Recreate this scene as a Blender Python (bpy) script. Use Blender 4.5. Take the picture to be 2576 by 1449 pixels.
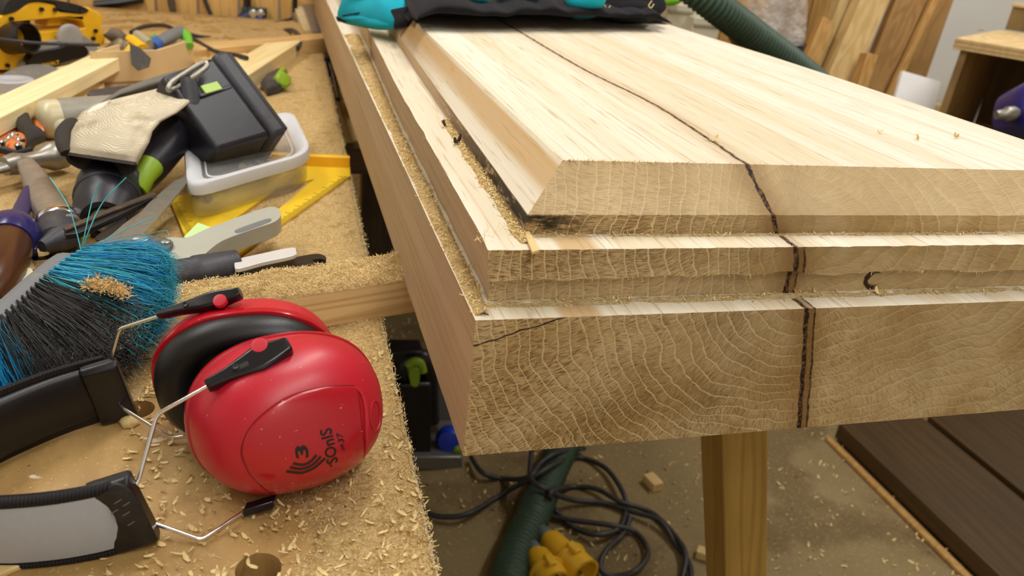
import bpy, bmesh, math, random
from mathutils import Vector, Matrix, noise
from mathutils.geometry import tessellate_polygon
rnd = random.Random(7)
scn = bpy.context.scene
COL = scn.collection
for o in list(bpy.data.objects): bpy.data.objects.remove(o)
V = Vector

# ------------------------------------------------------------------ camera
CAM = V((-0.11543, -0.42489, 0.33410))
RM = Matrix(((0.96087715, 0.02351126, -0.27597524), (-0.25840923, 0.43475317, -0.86267859), (0.09969845, 0.90024269, 0.42381992)))
FPX, CX, CY = 2013.067, 1288.0, 724.5
cd = bpy.data.cameras.new('camera'); cam = bpy.data.objects.new('camera', cd); COL.objects.link(cam)
cam.matrix_world = Matrix.Translation(CAM) @ RM.to_4x4()
cd.sensor_fit = 'HORIZONTAL'; cd.sensor_width = 36.0; cd.lens = FPX / 2576 * 36.0
cd.clip_start = 0.01; cd.clip_end = 50
cd.dof.use_dof = True; cd.dof.focus_distance = 0.64; cd.dof.aperture_fstop = 9.0
scn.camera = cam
# ------------------------------------------------------------------ world, lights, exposure
w = bpy.data.worlds.new('world'); scn.world = w; w.use_nodes = True
w.node_tree.nodes['Background'].inputs[0].default_value = (1.0, 0.95, 0.88, 1)
w.node_tree.nodes['Background'].inputs[1].default_value = 0.25
scn.view_settings.view_transform = 'Standard'; scn.view_settings.look = 'None'
scn.view_settings.gamma = 1.0; scn.view_settings.exposure = 0.22
try: scn.view_settings.use_curve_mapping = False
except Exception: pass
def tube_light(name, loc, rz, length, width, power, col):
    l = bpy.data.lights.new(name, 'AREA'); l.shape = 'RECTANGLE'; l.size = length; l.size_y = width
    l.energy = power; l.color = col
    o = bpy.data.objects.new(name, l); COL.objects.link(o); o.location = loc; o.rotation_euler = (0, 0, rz)
    return o
LC = (1.0, 0.985, 0.955)
tube_light('ceiling_tube_light', (0.25, 0.85, 1.42), 1.2, 1.5, 0.10, 13.5, LC)
tube_light('ceiling_tube_light', (-1.0, 0.9, 1.42), 1.2, 1.5, 0.10, 15, LC)
tube_light('ceiling_tube_light', (1.9, 1.1, 1.42), 1.2, 1.5, 0.10, 19, LC)
tube_light('ceiling_tube_light', (0.2, -0.9, 1.42), 1.2, 1.5, 0.10, 13, LC)

# ------------------------------------------------------------------ picking helpers (points on real planes)
def ray(px, py): return RM @ V(((px - CX) / FPX, -(py - CY) / FPX, -1.0))
def pl(px, py, p0, n):
    r = ray(px, py); n = V(n); t = (V(p0) - CAM).dot(n) / r.dot(n); return CAM + r * t
def pz(px, py, z): return pl(px, py, (0, 0, z), (0, 0, 1))
def pyy(px, py, y): return pl(px, py, (0, y, 0), (0, 1, 0))
def pxx(px, py, x): return pl(px, py, (x, 0, 0), (1, 0, 0))
ZB = -0.0374          # bench top
ZF = -0.9             # floor
T1Z, T2Z, T3Z, TOPZ = 0.1036, 0.1422, 0.1562, 0.1844

# ------------------------------------------------------------------ node helpers
def lin(c):
    if isinstance(c, str): c = tuple(int(c[i:i+2], 16) / 255 for i in (0, 2, 4))
    return tuple(((v / 12.92) if v <= 0.04045 else ((v + 0.055) / 1.055) ** 2.4) for v in c) + (1.0,)
class G:
    def __init__(s, name):
        s.m = bpy.data.materials.new(name); s.m.use_nodes = True; s.t = s.m.node_tree
        s.b = s.t.nodes['Principled BSDF']; s.tc = s.t.nodes.new('ShaderNodeTexCoord')
        s.P = s.tc.outputs['Object']
    def link(s, a, b):
        if isinstance(a, (int, float)): b.default_value = a
        elif isinstance(a, (tuple, list)): b.default_value = a
        else: s.t.links.new(a, b)
    def math(s, op, a, b=0.0, c=0.0, clamp=False):
        n = s.t.nodes.new('ShaderNodeMath'); n.operation = op; n.use_clamp = clamp
        s.link(a, n.inputs[0]); s.link(b, n.inputs[1]); s.link(c, n.inputs[2]); return n.outputs[0]
    def add(s, a, b): return s.math('ADD', a, b)
    def sub(s, a, b): return s.math('SUBTRACT', a, b)
    def mul(s, a, b): return s.math('MULTIPLY', a, b)
    def vm(s, op, a, b=(0, 0, 0), sc=None):
        n = s.t.nodes.new('ShaderNodeVectorMath'); n.operation = op
        s.link(a, n.inputs[0])
        if op == 'SCALE': s.link(sc, n.inputs[3]); return n.outputs[0]
        s.link(b, n.inputs[1]); return n.outputs['Value'] if op == 'DOT_PRODUCT' else n.outputs[0]
    def noise(s, v, scale, detail=3.0, rough=0.55, col=False, dist=0.0):
        n = s.t.nodes.new('ShaderNodeTexNoise'); s.link(v, n.inputs['Vector']); n.inputs['Scale'].default_value = scale
        n.inputs['Detail'].default_value = detail; n.inputs['Roughness'].default_value = rough; n.inputs['Distortion'].default_value = dist
        return n.outputs['Color'] if col else n.outputs['Fac']
    def ss(s, x, a, b, lo=0.0, hi=1.0):
        n = s.t.nodes.new('ShaderNodeMapRange'); n.interpolation_type = 'SMOOTHSTEP'
        s.link(x, n.inputs[0]); n.inputs[1].default_value = a; n.inputs[2].default_value = b; n.inputs[3].default_value = lo; n.inputs[4].default_value = hi
        return n.outputs[0]
    def mix(s, f, a, b, mode='MIX'):
        n = s.t.nodes.new('ShaderNodeMix'); n.data_type = 'RGBA'; n.blend_type = mode
        s.link(f, n.inputs[0]); s.link(a, n.inputs[6]); s.link(b, n.inputs[7]); return n.outputs[2]
    def sep(s, v):
        n = s.t.nodes.new('ShaderNodeSeparateXYZ'); s.link(v, n.inputs[0]); return n.outputs[0], n.outputs[1], n.outputs[2]
    def comb(s, x, y, z):
        n = s.t.nodes.new('ShaderNodeCombineXYZ'); s.link(x, n.inputs[0]); s.link(y, n.inputs[1]); s.link(z, n.inputs[2]); return n.outputs[0]
    def curve(s, x, pts):
        n = s.t.nodes.new('ShaderNodeFloatCurve'); c = n.mapping.curves[0]
        for i, (a, b) in enumerate(pts):
            if i < 2: c.points[i].location = (a, b)
            else: c.points.new(a, b)
        for p in c.points: p.handle_type = 'AUTO'
        n.mapping.update(); s.link(x, n.inputs['Value']); return n.outputs[0]
    def normal(s):
        n = s.t.nodes.new('ShaderNodeNewGeometry'); return n.outputs['Normal']
    def bump(s, h, strength, dist=0.001):
        n = s.t.nodes.new('ShaderNodeBump'); n.inputs['Strength'].default_value = strength; n.inputs['Distance'].default_value = dist
        s.link(h, n.inputs['Height']); s.t.links.new(n.outputs[0], s.b.inputs['Normal'])
    def out(s, col, rough=0.5, metal=0.0, spec=0.5, **kw):
        s.link(col, s.b.inputs['Base Color']); s.link(rough, s.b.inputs['Roughness']); s.link(metal, s.b.inputs['Metallic'])
        s.b.inputs['Specular IOR Level'].default_value = spec
        for k, v in kw.items(): s.link(v, s.b.inputs[k.replace('_', ' ')])
        return s.m
def plain(name, c, rough=0.5, metal=0.0, var=0.12, scale=40, bump=0.15, bscale=350, spec=0.5, dust=0.0, dustc='b89a68', **kw):
    g = G(name); c = lin(c)
    f = g.noise(g.P, scale, 4)
    lo = tuple(v * (1 - var) for v in c[:3]) + (1,); hi = tuple(min(1, v * (1 + var)) for v in c[:3]) + (1,)
    col = g.mix(f, lo, hi)
    if dust:
        dm = g.ss(g.noise(g.P, 55, 6, 0.7), 0.5, 0.72, 0, dust)
        sp = g.ss(g.noise(g.P, 600, 2), 0.66, 0.7, 0, min(1, dust * 2))
        col = g.mix(g.math('MAXIMUM', dm, sp), col, lin(dustc))
    g.bump(g.noise(g.P, bscale, 2), bump, 0.0006)
    return g.out(col, rough, metal, spec, **kw)
def wood(name, c1, c2, d=(0, 1, 0), scale=38, stretch=0.05, rough=0.6, knots=0.0, fine=0.5, dark=None):
    g = G(name); d = V(d).normalized()
    al = g.vm('DOT_PRODUCT', g.P, tuple(d))
    P2 = g.vm('SUBTRACT', g.P, g.vm('SCALE', tuple(d), sc=g.mul(al, 1 - stretch)))
    w1 = g.noise(P2, scale * 0.35, 2)
    bands = g.math('SINE', g.add(g.mul(g.noise(P2, scale * 0.5, 2), 60), g.mul(w1, 10)))
    f1 = g.noise(P2, scale * 6, 4, 0.6)
    f = g.add(g.mul(g.ss(bands, -0.6, 1), 0.45), g.mul(g.ss(f1, 0.3, 0.75), 0.55 * fine))
    col = g.mix(f, lin(c1), lin(c2))
    col = g.mix(g.ss(g.noise(g.P, 9, 3), 0.35, 0.7, 0, 0.25), col, lin(c2))
    if knots:
        vo = g.t.nodes.new('ShaderNodeTexVoronoi'); g.link(P2, vo.inputs['Vector']); vo.inputs['Scale'].default_value = knots
        col = g.mix(g.ss(vo.outputs['Distance'], 0.12, 0.03), col, lin(dark or '6b4320'))
    g.bump(f1, 0.2, 0.0006)
    return g.out(col, rough, 0.0, 0.35)

# ------------------------------------------------------------------ mesh builder
def tag(o, label=None, cat=None, group=None, kind=None):
    if label: o['label'] = label
    if cat: o['category'] = cat
    if group: o['group'] = group
    if kind: o['kind'] = kind
    return o
def thing(name, label, cat, loc=(0, 0, 0), group=None):
    o = bpy.data.objects.new(name, None); COL.objects.link(o); o.location = loc; o.empty_display_size = 0.02
    return tag(o, label, cat, group)
def origin_of(o):
    p = V((0, 0, 0))
    while o is not None: p += o.location; o = o.parent
    return p
def cr(pts, n=8, closed=False):
    pts = [V(p) for p in pts]; out = []; m = len(pts)
    rng = range(m) if closed else range(m - 1)
    for i in rng:
        if closed: a, b, c, d = pts[(i-1) % m], pts[i], pts[(i+1) % m], pts[(i+2) % m]
        else: a, b, c, d = pts[max(i-1, 0)], pts[i], pts[i+1], pts[min(i+2, m-1)]
        for k in range(n):
            t = k / n
            out.append(0.5 * ((2*b) + (c-a)*t + (2*a-5*b+4*c-d)*t*t + (3*b-a-3*c+d)*t**3))
    if not closed: out.append(pts[-1])
    return out
def perp(d):
    d = V(d).normalized(); a = V((0, 0, 1)) if abs(d.z) < 0.9 else V((1, 0, 0))
    u = d.cross(a).normalized(); return u, u.cross(d).normalized()
class MB:
    def __init__(s): s.v = []; s.f = []; s.mi = []; s.cur = 0
    def face(s, f): s.f.append(tuple(f)); s.mi.append(s.cur)
    def box(s, c, size, R=None):
        c = V(c); R = R or Matrix.Identity(3); i = len(s.v); x, y, z = (k / 2 for k in size)
        for a in ((-x,-y,-z),(x,-y,-z),(x,y,-z),(-x,y,-z),(-x,-y,z),(x,-y,z),(x,y,z),(-x,y,z)): s.v.append(c + R @ V(a))
        for f in ((0,3,2,1),(4,5,6,7),(0,1,5,4),(1,2,6,5),(2,3,7,6),(3,0,4,7)): s.face(i + k for k in f)
        return s
    def prism(s, poly, vec, holes=()):
        vec = V(vec); loops = [[V(p) for p in poly]] + [[V(p) for p in h] for h in holes]
        i = len(s.v); flat = [p for l in loops for p in l]; n = len(flat)
        s.v += flat + [p + vec for p in flat]
        # tessellate in the polygon's own plane
        nrm = vec.normalized(); u, w = perp(nrm)
        l2 = [[V((p.dot(u), p.dot(w), 0)) for p in l] for l in loops]
        for t in tessellate_polygon(l2):
            s.face((i+t[0], i+t[1], i+t[2])); s.face((i+n+t[2], i+n+t[1], i+n+t[0]))
        k = i
        for l in loops:
            m = len(l)
            for j in range(m): s.face((k+j, k+(j+1) % m, k+n+(j+1) % m, k+n+j))
            k += m
        return s
    def loft(s, rings, cap0=True, cap1=True, closed=True):
        i = len(s.v); m = len(rings[0])
        for r in rings: s.v += [V(p) for p in r]
        for a in range(len(rings) - 1):
            for b in range(m if closed else m - 1):
                s.face((i+a*m+b, i+a*m+(b+1) % m, i+(a+1)*m+(b+1) % m, i+(a+1)*m+b))
        if cap0: s.face(i + b for b in reversed(range(m)))
        if cap1: s.face(i + (len(rings)-1)*m + b for b in range(m))
        return s
    def tube(s, pts, r, seg=10, closed=False, flat=1.0, caps=True, up=None):
        pts = [V(p) for p in pts]; n = len(pts); rings = []; u = None
        for i, p in enumerate(pts):
            d = (pts[(i+1) % n] - pts[i-1]) if closed else (pts[min(i+1, n-1)] - pts[max(i-1, 0)])
            if d.length < 1e-9: d = V((0, 0, 1))
            d.normalize()
            if up is not None: u = V(up) - d * d.dot(V(up)); u.normalize()
            elif u is None: u, _ = perp(d)
            else: u = (u - d * d.dot(u)).normalized()
            w_ = d.cross(u); rr = r[i] if isinstance(r, (list, tuple)) else r
            rings.append([p + u * math.cos(2*math.pi*k/seg) * rr + w_ * math.sin(2*math.pi*k/seg) * rr * flat for k in range(seg)])
        if closed: rings.append(rings[0])
        return s.loft(rings, caps and not closed, caps and not closed)
    def lathe(s, o, axis, prof, seg=24):
        o = V(o); a = V(axis).normalized(); u, w_ = perp(a)
        return s.loft([[o + a*h + u*math.cos(2*math.pi*k/seg)*r + w_*math.sin(2*math.pi*k/seg)*r for k in range(seg)] for r, h in prof])
    def grid(s, nx, ny, fn, skip=None):
        i = len(s.v); s.v += [V(fn(a/nx, b/ny)) for b in range(ny+1) for a in range(nx+1)]
        for b in range(ny):
            for a in range(nx):
                if skip and skip((a+.5)/nx, (b+.5)/ny): continue
                k = i + b*(nx+1) + a; s.face((k, k+1, k+nx+2, k+nx+1))
        return s
    def pillow(s, outline, h, back=0.0, n=6, pw=0.5, nz=0.0, nsc=20, seed=0):
        """cushion over an outline (list of points), bulging by vector h"""
        pts = [V(p) for p in outline]; c = sum(pts, V()) / len(pts); h = V(h); rings = []
        lev = [(-1, .96)] if back else []
        if back: rings.append([c + (p-c)*0.9 - h.normalized()*back for p in pts])
        for k in range(n + 1):
            a = k / n * math.pi / 2; sc = math.cos(a) ** 0.8 if k < n else 0.02; hh = math.sin(a) ** (pw*2)
            ring = []
            for p in pts:
                q = c + (p-c)*sc + h*hh
                if nz: q = q + h.normalized() * nz * noise.noise(q * nsc + V((seed, 0, 0)))
                ring.append(q)
            rings.append(ring)
        return s.loft(rings)
    def build(s, name, mat, parent=None, bevel=0.0, smooth=40, label=None, kind=None, mats=None, sub=0, world=False):
        if parent: off = origin_of(parent)
        elif world: off = V((0, 0, 0))
        else:
            xs = [v[0] for v in s.v]; ys = [v[1] for v in s.v]; off = V(((min(xs)+max(xs))/2, (min(ys)+max(ys))/2, min(v[2] for v in s.v)))
        me = bpy.data.meshes.new(name); me.from_pydata([tuple(v - off) for v in s.v], [], s.f)
        me.materials.append(mat)
        for m in (mats or []): me.materials.append(m)
        if any(s.mi): me.polygons.foreach_set('material_index', s.mi)
        bm = bmesh.new(); bm.from_mesh(me)
        bmesh.ops.remove_doubles(bm, verts=bm.verts, dist=1e-6)
        if len(bm.faces) < 60000: bmesh.ops.recalc_face_normals(bm, faces=bm.faces)
        bm.to_mesh(me); bm.free()
        if smooth:
            me.polygons.foreach_set('use_smooth', [True] * len(me.polygons)); me.set_sharp_from_angle(angle=math.radians(smooth))
        me.update()
        o = bpy.data.objects.new(name, me); COL.objects.link(o)
        if parent: o.parent = parent
        else: o.location = off
        if bevel:
            b = o.modifiers.new('bevel', 'BEVEL'); b.width = bevel; b.segments = 2; b.limit_method = 'ANGLE'; b.angle_limit = math.radians(35)
        if sub:
            b = o.modifiers.new('sub', 'SUBSURF'); b.levels = b.render_levels = sub
        if label: o['label'] = label
        if kind: o['kind'] = kind
        return o
def frame(x, y=None, z=None):
    """rotation matrix with columns from given axes"""
    x = V(x).normalized()
    if z is not None: z = V(z); z = (z - x*x.dot(z)).normalized(); y = z.cross(x)
    else: y = V(y); y = (y - x*x.dot(y)).normalized(); z = x.cross(y)
    return Matrix((x, y, z)).transposed()
def bar(a, b, wd, ht, up=(0, 0, 1)):
    a, b = V(a), V(b); R = frame(b - a, z=up)
    return MB().box((a+b)/2, ((b-a).length, wd, ht), R)
def one(mb, name, mat, label, cat, group=None, **kw):
    return tag(mb.build(name, mat, **kw), label, cat, group)

# ------------------------------------------------------------------ materials
M = {}
M['white_wall'] = plain('white_wall', 'e8e6df', 0.8, var=0.04, scale=4, bump=0.1)
M['ceiling'] = plain('ceiling', 'd8d4cb', 0.9, var=0.03)
M['floor'] = None
M['pine_board'] = wood('pine_board', 'dcb06a', 'b98845', (0, 0, 1), 30, 0.05, 0.5, knots=7, dark='8a5524')
M['pine'] = wood('pine', 'f0dba8', 'd9b878', (0.5, 0.85, 0), 40, 0.05, 0.6, knots=5, dark='b58a50')
M['pine_x'] = wood('pine_x', 'e6c994', 'b5854a', (1, 0.29, 0), 44, 0.03, 0.55, fine=0.35)
M['pine_y'] = wood('pine_y', 'e6cc94', 'c9a567', (0, 1, 0.0), 30, 0.05, 0.6)
M['pine_lean'] = wood('pine_lean', 'd9bd86', 'bb9556', (0.3, 0, 1), 26, 0.05, 0.6, knots=3, dark='9a6f3a')
M['pine_lean2'] = wood('pine_lean2', 'c59a5c', 'a2763c', (0.35, 0, 1), 26, 0.05, 0.6)
M['oak_lean'] = wood('oak_lean', 'b08a55', '8a6436', (0.35, 0, 1), 26, 0.05, 0.6)
M['leg_pine'] = wood('leg_pine', 'c9a458', 'a07a36', (0.25, 0, -1), 30, 0.05, 0.55)
M['ply'] = wood('ply', 'dcc08c', 'c4a36b', (0.8, 0.58, 0), 16, 0.2, 0.6)
M['ply_edge'] = wood('ply_edge', 'b99a68', '8a6a40', (0.82, 0.57, 0), 160, 0.02, 0.7)
M['black_plastic'] = plain('black_plastic', '131216', 0.34, var=0.2, dust=0.05, dustc='6b6150')
M['black_rubber'] = plain('black_rubber', '1b1a1c', 0.6, var=0.2, bump=0.3, dust=0.12, dustc='6b6150')
M['navy_plastic'] = plain('navy_plastic', '1b1a24', 0.42, var=0.15, dust=0.07, dustc='6e6452')
M['navy_dusty'] = plain('navy_dusty', '32323a', 0.5, var=0.2, dust=0.22, dustc='84765c')
M['grey_plastic'] = plain('grey_plastic', '6f7377', 0.5, var=0.08, dust=0.15)
M['steel'] = plain('steel', 'b9b5ac', 0.32, 0.85, var=0.15, dust=0.2, dustc='8d7c5f')
M['chrome'] = plain('chrome', 'ececec', 0.16, 1.0, var=0.05, bump=0.02)
M['worn_steel'] = plain('worn_steel', '9a968c', 0.38, 0.7, var=0.25, scale=60, dust=0.3, dustc='8a7452')
M['lime'] = plain('lime', '86a820', 0.45, var=0.12, dust=0.1)
M['yellow'] = plain('yellow', 'f2b81c', 0.4, var=0.08, dust=0.08)
M['yellow_rule'] = plain('yellow_rule', 'e9c020', 0.45, var=0.08, dust=0.3, dustc='c9a45c')
M['ink'] = plain('ink', '161310', 0.5, var=0.1, bump=0)

def floor_mat():
    g = G('floor_board')
    col = g.mix(g.noise(g.P, 5, 5, 0.6), lin('7d6a46'), lin('9a8861'))
    col = g.mix(g.ss(g.noise(g.P, 3.2, 4), 0.5, 0.62, 0, 0.6), col, lin('5e4a2a'))
    col = g.mix(g.ss(g.noise(g.P, 120, 5, 0.7), 0.55, 0.7, 0, 0.7), col, lin('c2ae82'))
    g.bump(g.noise(g.P, 150, 4), 0.5, 0.003)
    return g.out(col, 0.75, 0, 0.3)
M['floor'] = floor_mat()

def oak_mat():
    g = G('sawn_oak')
    P = g.P; X, Y, Z = g.sep(P)
    nrm = g.normal(); nx, ny, nz = g.sep(nrm); endf = g.ss(g.math('ABSOLUTE', ny), 0.3, 0.62)
    P2 = g.vm('MULTIPLY', P, (1, 0.12, 1))
    w1 = g.vm('SCALE', g.vm('SUBTRACT', g.noise(P2, 9, 2, 0.5, col=True), (0.5, 0.5, 0.5)), sc=0.05)
    w2 = g.vm('SCALE', g.vm('SUBTRACT', g.noise(P2, 60, 2, 0.5, col=True), (0.5, 0.5, 0.5)), sc=0.004)
    W = g.vm('ADD', P, g.vm('ADD', w1, w2)); wx, wy, wz = g.sep(W)
    x = g.sub(wx, 0.236)
    x = g.mul(x, g.ss(x, -0.02, 0.06, 1.0, 0.5)); z = g.sub(wz, 0.143)
    r = g.math('SQRT', g.add(g.mul(x, x), g.mul(z, z)))
    th = g.math('ARCTAN2', x, g.mul(z, -1.0))
    rv = g.add(g.add(g.math('DIVIDE', r, 0.0088), g.mul(g.noise(P2, 22, 2), 1.4)), g.mul(g.noise(P2, 160, 2), .35))
    ring = g.math('FRACT', rv)
    pale = g.mul(g.mul(g.ss(ring, 0.0, 0.05), g.ss(ring, 0.15, 0.07)), g.ss(r, .012, .07, .15, 1))
    late = g.ss(ring, 0.5, 1.0)
    # radial pores / saw torn fleck
    pv = g.comb(g.mul(th, 300), g.mul(r, 150), g.mul(Y, 5))
    fl = g.noise(pv, 1.0, 1, 0.5, dist=0.6); fl2 = g.noise(g.comb(g.mul(th, 650), g.mul(r, 300), g.mul(Y, 9)), 1.0, 2)
    patch = g.noise(P2, 18, 3)
    stroke = g.mul(g.ss(g.add(g.add(g.mul(fl, 0.65), g.mul(fl2, 0.35)), g.mul(g.sub(patch, .5), .25)), 0.47, 0.6), g.sub(1.0, g.mul(pale, 0.9)))
    big = g.noise(P2, 14, 4, 0.6)
    leftw = g.ss(X, 0.34, 0.12, 0.4, 1.0)
    e = g.mix(g.ss(big, 0.35, 0.68), lin('ccb182'), lin('b0905c'))
    e = g.mix(g.mul(late, .3), e, lin('a98650'))
    e = g.mix(g.mul(g.mul(stroke, g.ss(g.math('ABSOLUTE', nz), .4, .6, .8, .55)), leftw), e, lin('6a4a20'))
    flat = g.ss(g.math('ABSOLUTE', nz), .4, .6, .75, .4)
    e = g.mix(g.mul(pale, g.mul(leftw, flat)), e, lin('d9c394'))
    e = g.mix(g.ss(g.noise(P2, 30, 3), 0.6, 0.75, 0, 0.3), e, lin('8f6a30'))
    up_light = g.ss(g.math('ABSOLUTE', nz), .4, .6)  # light from above painted into the colour: up-facing bevel end grain made paler
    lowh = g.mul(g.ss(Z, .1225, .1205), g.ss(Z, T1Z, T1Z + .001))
    e = g.mix(g.math('MAXIMUM', g.mul(up_light, .38), g.mul(lowh, .3)), e, lin('d6bf96'))
    # long grain
    Pl = g.vm('MULTIPLY', P, (1, 0.016, 1))
    lf = g.noise(Pl, 210, 4, 0.6); lb = g.noise(Pl, 20, 3, 0.55); pore = g.ss(g.noise(g.vm('MULTIPLY', P, (1, 0.03, 1)), 420, 2), 0.58, 0.7)
    l = g.mix(g.ss(lb, 0.35, 0.7), lin('e0d8c6'), lin('d2c3a4'))
    l = g.mix(g.ss(lf, 0.5, 0.75, 0, 0.42), l, lin('bd9a62'))
    l = g.mix(g.mul(pore, 0.4), l, lin('96703a'))
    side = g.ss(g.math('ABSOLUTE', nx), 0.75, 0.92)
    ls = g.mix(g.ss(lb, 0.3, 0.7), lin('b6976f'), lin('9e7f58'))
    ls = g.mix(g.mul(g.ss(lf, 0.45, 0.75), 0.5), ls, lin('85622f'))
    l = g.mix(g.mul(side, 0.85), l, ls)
    tan = g.mul(g.ss(g.add(X, g.mul(g.noise(Pl, 40, 3), 0.02)), 0.062, 0.07), g.mul(g.ss(X, 0.09, 0.078), g.ss(Z, TOPZ - 0.0015, TOPZ - 0.004)))
    l = g.mix(g.mul(tan, 0.75), l, lin('b8925a'))
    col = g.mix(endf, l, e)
    # split along the pith
    c = g.add(g.curve(g.math('DIVIDE', Z, 0.2), [(0, .262/.4), (.053/.2, .25/.4), (.102/.2, .2386/.4), (.142/.2, .2320/.4), (.156/.2, .2250/.4), (.1844/.2, .2139/.4), (1, .21/.4)]), 0.0)
    c = g.mul(c, 0.4)
    dy = g.mul(g.sub(g.curve(g.math('DIVIDE', Y, 1.0), [(0, .5), (.076, .5), (.16, .5265), (.26, .5495), (.41, .492), (.7, .484), (1, .48)]), 0.5), 0.2)
    d = g.sub(g.sub(X, g.add(c, dy)), g.mul(g.sub(g.noise(g.vm('MULTIPLY', P, (0, 1, 1)), 60, 4), 0.5), 0.005))
    ad = g.math('ABSOLUTE', d)
    halo = g.ss(ad, 0.022, 0.002)
    col = g.mix(g.mul(halo, g.add(0.22, g.mul(endf, 0.3))), col, lin('8a6230'))
    wid = g.add(-0.0010, g.mul(g.noise(P, 130, 4, .7), g.ss(Z, TOPZ-.001, TOPZ-.0002, .0055, .0040)))
    topb = g.mul(g.ss(ad, .0034, .0016), g.ss(Z, TOPZ-.001, TOPZ-.0002)); col = g.mix(g.mul(topb, .75), col, lin('8a6a3c'))
    gapm = g.ss(g.sub(ad, wid), 0.0005, -0.0003)
    d2 = g.math('ABSOLUTE', g.sub(d, 0.0068))
    low = g.ss(Z, 0.144, 0.138)
    br = g.mul(g.mul(g.ss(d, -0.001, 0.0005), g.ss(d, 0.0075, 0.006)), low)
    col = g.mix(g.mul(br, 0.6), col, lin('7a5528'))
    gap2 = g.mul(g.ss(g.sub(d2, g.mul(g.noise(P, 90, 2), 0.0016)), 0.0004, -0.0003), low)
    gap = g.math('MAXIMUM', gapm, g.mul(gap2, 0.9))
    col = g.mix(gap, col, g.mix(g.ss(g.noise(P, 260, 4, .65), .46, .62), lin('1d140a'), lin('7a5630')))
    # rotten bark pocket along the corner of the middle step
    rot = g.mul(g.mul(g.ss(Z, 0.1435, 0.146), g.ss(Z, 0.1565, 0.1545)), g.mul(g.ss(X, 0.095, 0.05), g.ss(Y, 0.5, 0.1)))
    rn = g.ss(g.noise(g.vm('MULTIPLY', P, (0.25, 0.25, 1)), 230, 4, 0.6), g.ss(ny, -.3, -.7, .22, .36), .5) if False else g.ss(g.add(g.noise(g.vm('MULTIPLY', P, (0.25, 0.25, 1)), 230, 4, 0.6), g.mul(g.ss(nx, -.4, -.8), .05)), 0.36, 0.54)
    col = g.mix(g.mul(rot, rn), col, lin('1f170c'))
    # small drying check at the left corner
    chk = g.math('ABSOLUTE', g.sub(g.sub(Z, 0.0855), g.add(g.mul(X, 0.32), g.mul(g.sub(g.noise(P, 45, 2), 0.5), 0.006))))
    chk = g.mul(g.ss(chk, 0.0008, 0.0003), g.mul(g.ss(X, 0.075, 0.05), endf)); chk = g.mul(chk, g.ss(Z, T1Z + .001, T1Z))
    col = g.mix(chk, col, lin('1c1308'))
    # knot on the second step
    kx = g.math('DIVIDE', g.sub(X, 0.312), 0.0085); kz = g.math('DIVIDE', g.sub(Z, 0.1125), 0.0085)
    kr = g.add(g.math('SQRT', g.add(g.mul(kx, kx), g.mul(kz, kz))), g.mul(g.sub(g.noise(P, 150, 2), 0.5), 0.5))
    km = g.mul(g.mul(g.ss(kr, 0.45, 0.65), g.ss(kr, 1.15, 0.95)), g.mul(endf, g.ss(kx, 0.7, 0.0)))
    km = g.mul(km, g.mul(g.ss(Z, 0.1036, 0.1045), g.ss(Z, 0.1216, 0.121)))
    col = g.mix(km, col, lin('3c2410'))
    h = g.add(g.mul(g.mul(stroke, endf), -0.5), g.add(g.mul(pore, -0.25), g.mul(gap, -4.0)))
    h = g.add(h, g.mul(g.noise(P, 900, 2), 0.25))
    g.bump(h, 0.5, 0.0008)
    return g.out(col, 0.6, 0, 0.3)
M['oak'] = oak_mat()

def dust_mat(name='sawdust', a='f0d49c', b='d6ab64', c='a27a42'):
    g = G(name)
    col = g.mix(g.ss(g.noise(g.P, 330, 4, 0.65), 0.35, 0.65), lin(b), lin(a))
    col = g.mix(g.ss(g.noise(g.P, 60, 4, 0.6), 0.5, 0.75, 0, 0.6), col, lin(c))
    col = g.mix(g.ss(g.noise(g.P, 900, 2), 0.66, 0.72, 0, 0.7), col, lin('5e4522'))
    g.bump(g.noise(g.P, 650, 4, 0.7), 1.0, 0.003)
    return g.out(col, 0.85, 0, 0.15)
M['dust'] = dust_mat()
M['dust_pale'] = dust_mat('pale_sawdust', 'f0dcae', 'd8b878', 'b08a4c')
M['shaving'] = plain('shaving', 'e8ca90', 0.7, var=0.34, scale=330, bump=0.1, spec=0.2)

# ------------------------------------------------------------------ room shell
WX0, WX1, WY0, WY1, CZ = -1.9, 3.3, -1.7, 2.3, 1.5
def slab(name, x0, x1, y0, y1, z0, z1, mat):
    return MB().box(((x0+x1)/2, (y0+y1)/2, (z0+z1)/2), (x1-x0, y1-y0, z1-z0)).build(name, mat, kind='structure', world=True)
slab('floor', WX0-.1, WX1+.1, WY0-.1, WY1+.1, ZF-.05, ZF, M['floor'])
slab('ceiling', WX0-.1, WX1+.1, WY0-.1, WY1+.1, CZ, CZ+.05, M['ceiling'])
slab('wall_left', WX0-.1, WX0, WY0, WY1, ZF, CZ, M['white_wall'])
slab('wall_right', WX1, WX1+.1, WY0, WY1, ZF, CZ, M['white_wall'])
slab('wall_front', WX0, WX1, WY0-.1, WY0, ZF, CZ, M['white_wall'])
wb = slab('wall_back', WX0, WX1, WY1, WY1+.1, ZF, CZ, M['white_wall'])
BW = 0.118; bx = -1.52
k = 0; bme = None
while bx < 1.86:
    if bme is None:
        b = MB().box((bx + BW/2, WY1 - 0.009, (ZF+CZ)/2), (BW - 0.006, 0.018, CZ - ZF)).build('board', M['pine_board'], wb, bevel=0.003)
        bme = b.data; b0 = b
    else:
        b = b0.copy(); COL.objects.link(b); b.parent = wb; b.location = (k*BW, 0, 0)
    bx += BW; k += 1
slab('baseboard_back', 1.9, WX1, WY1-.018, WY1, ZF, ZF+.1, M['white_wall'])

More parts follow.
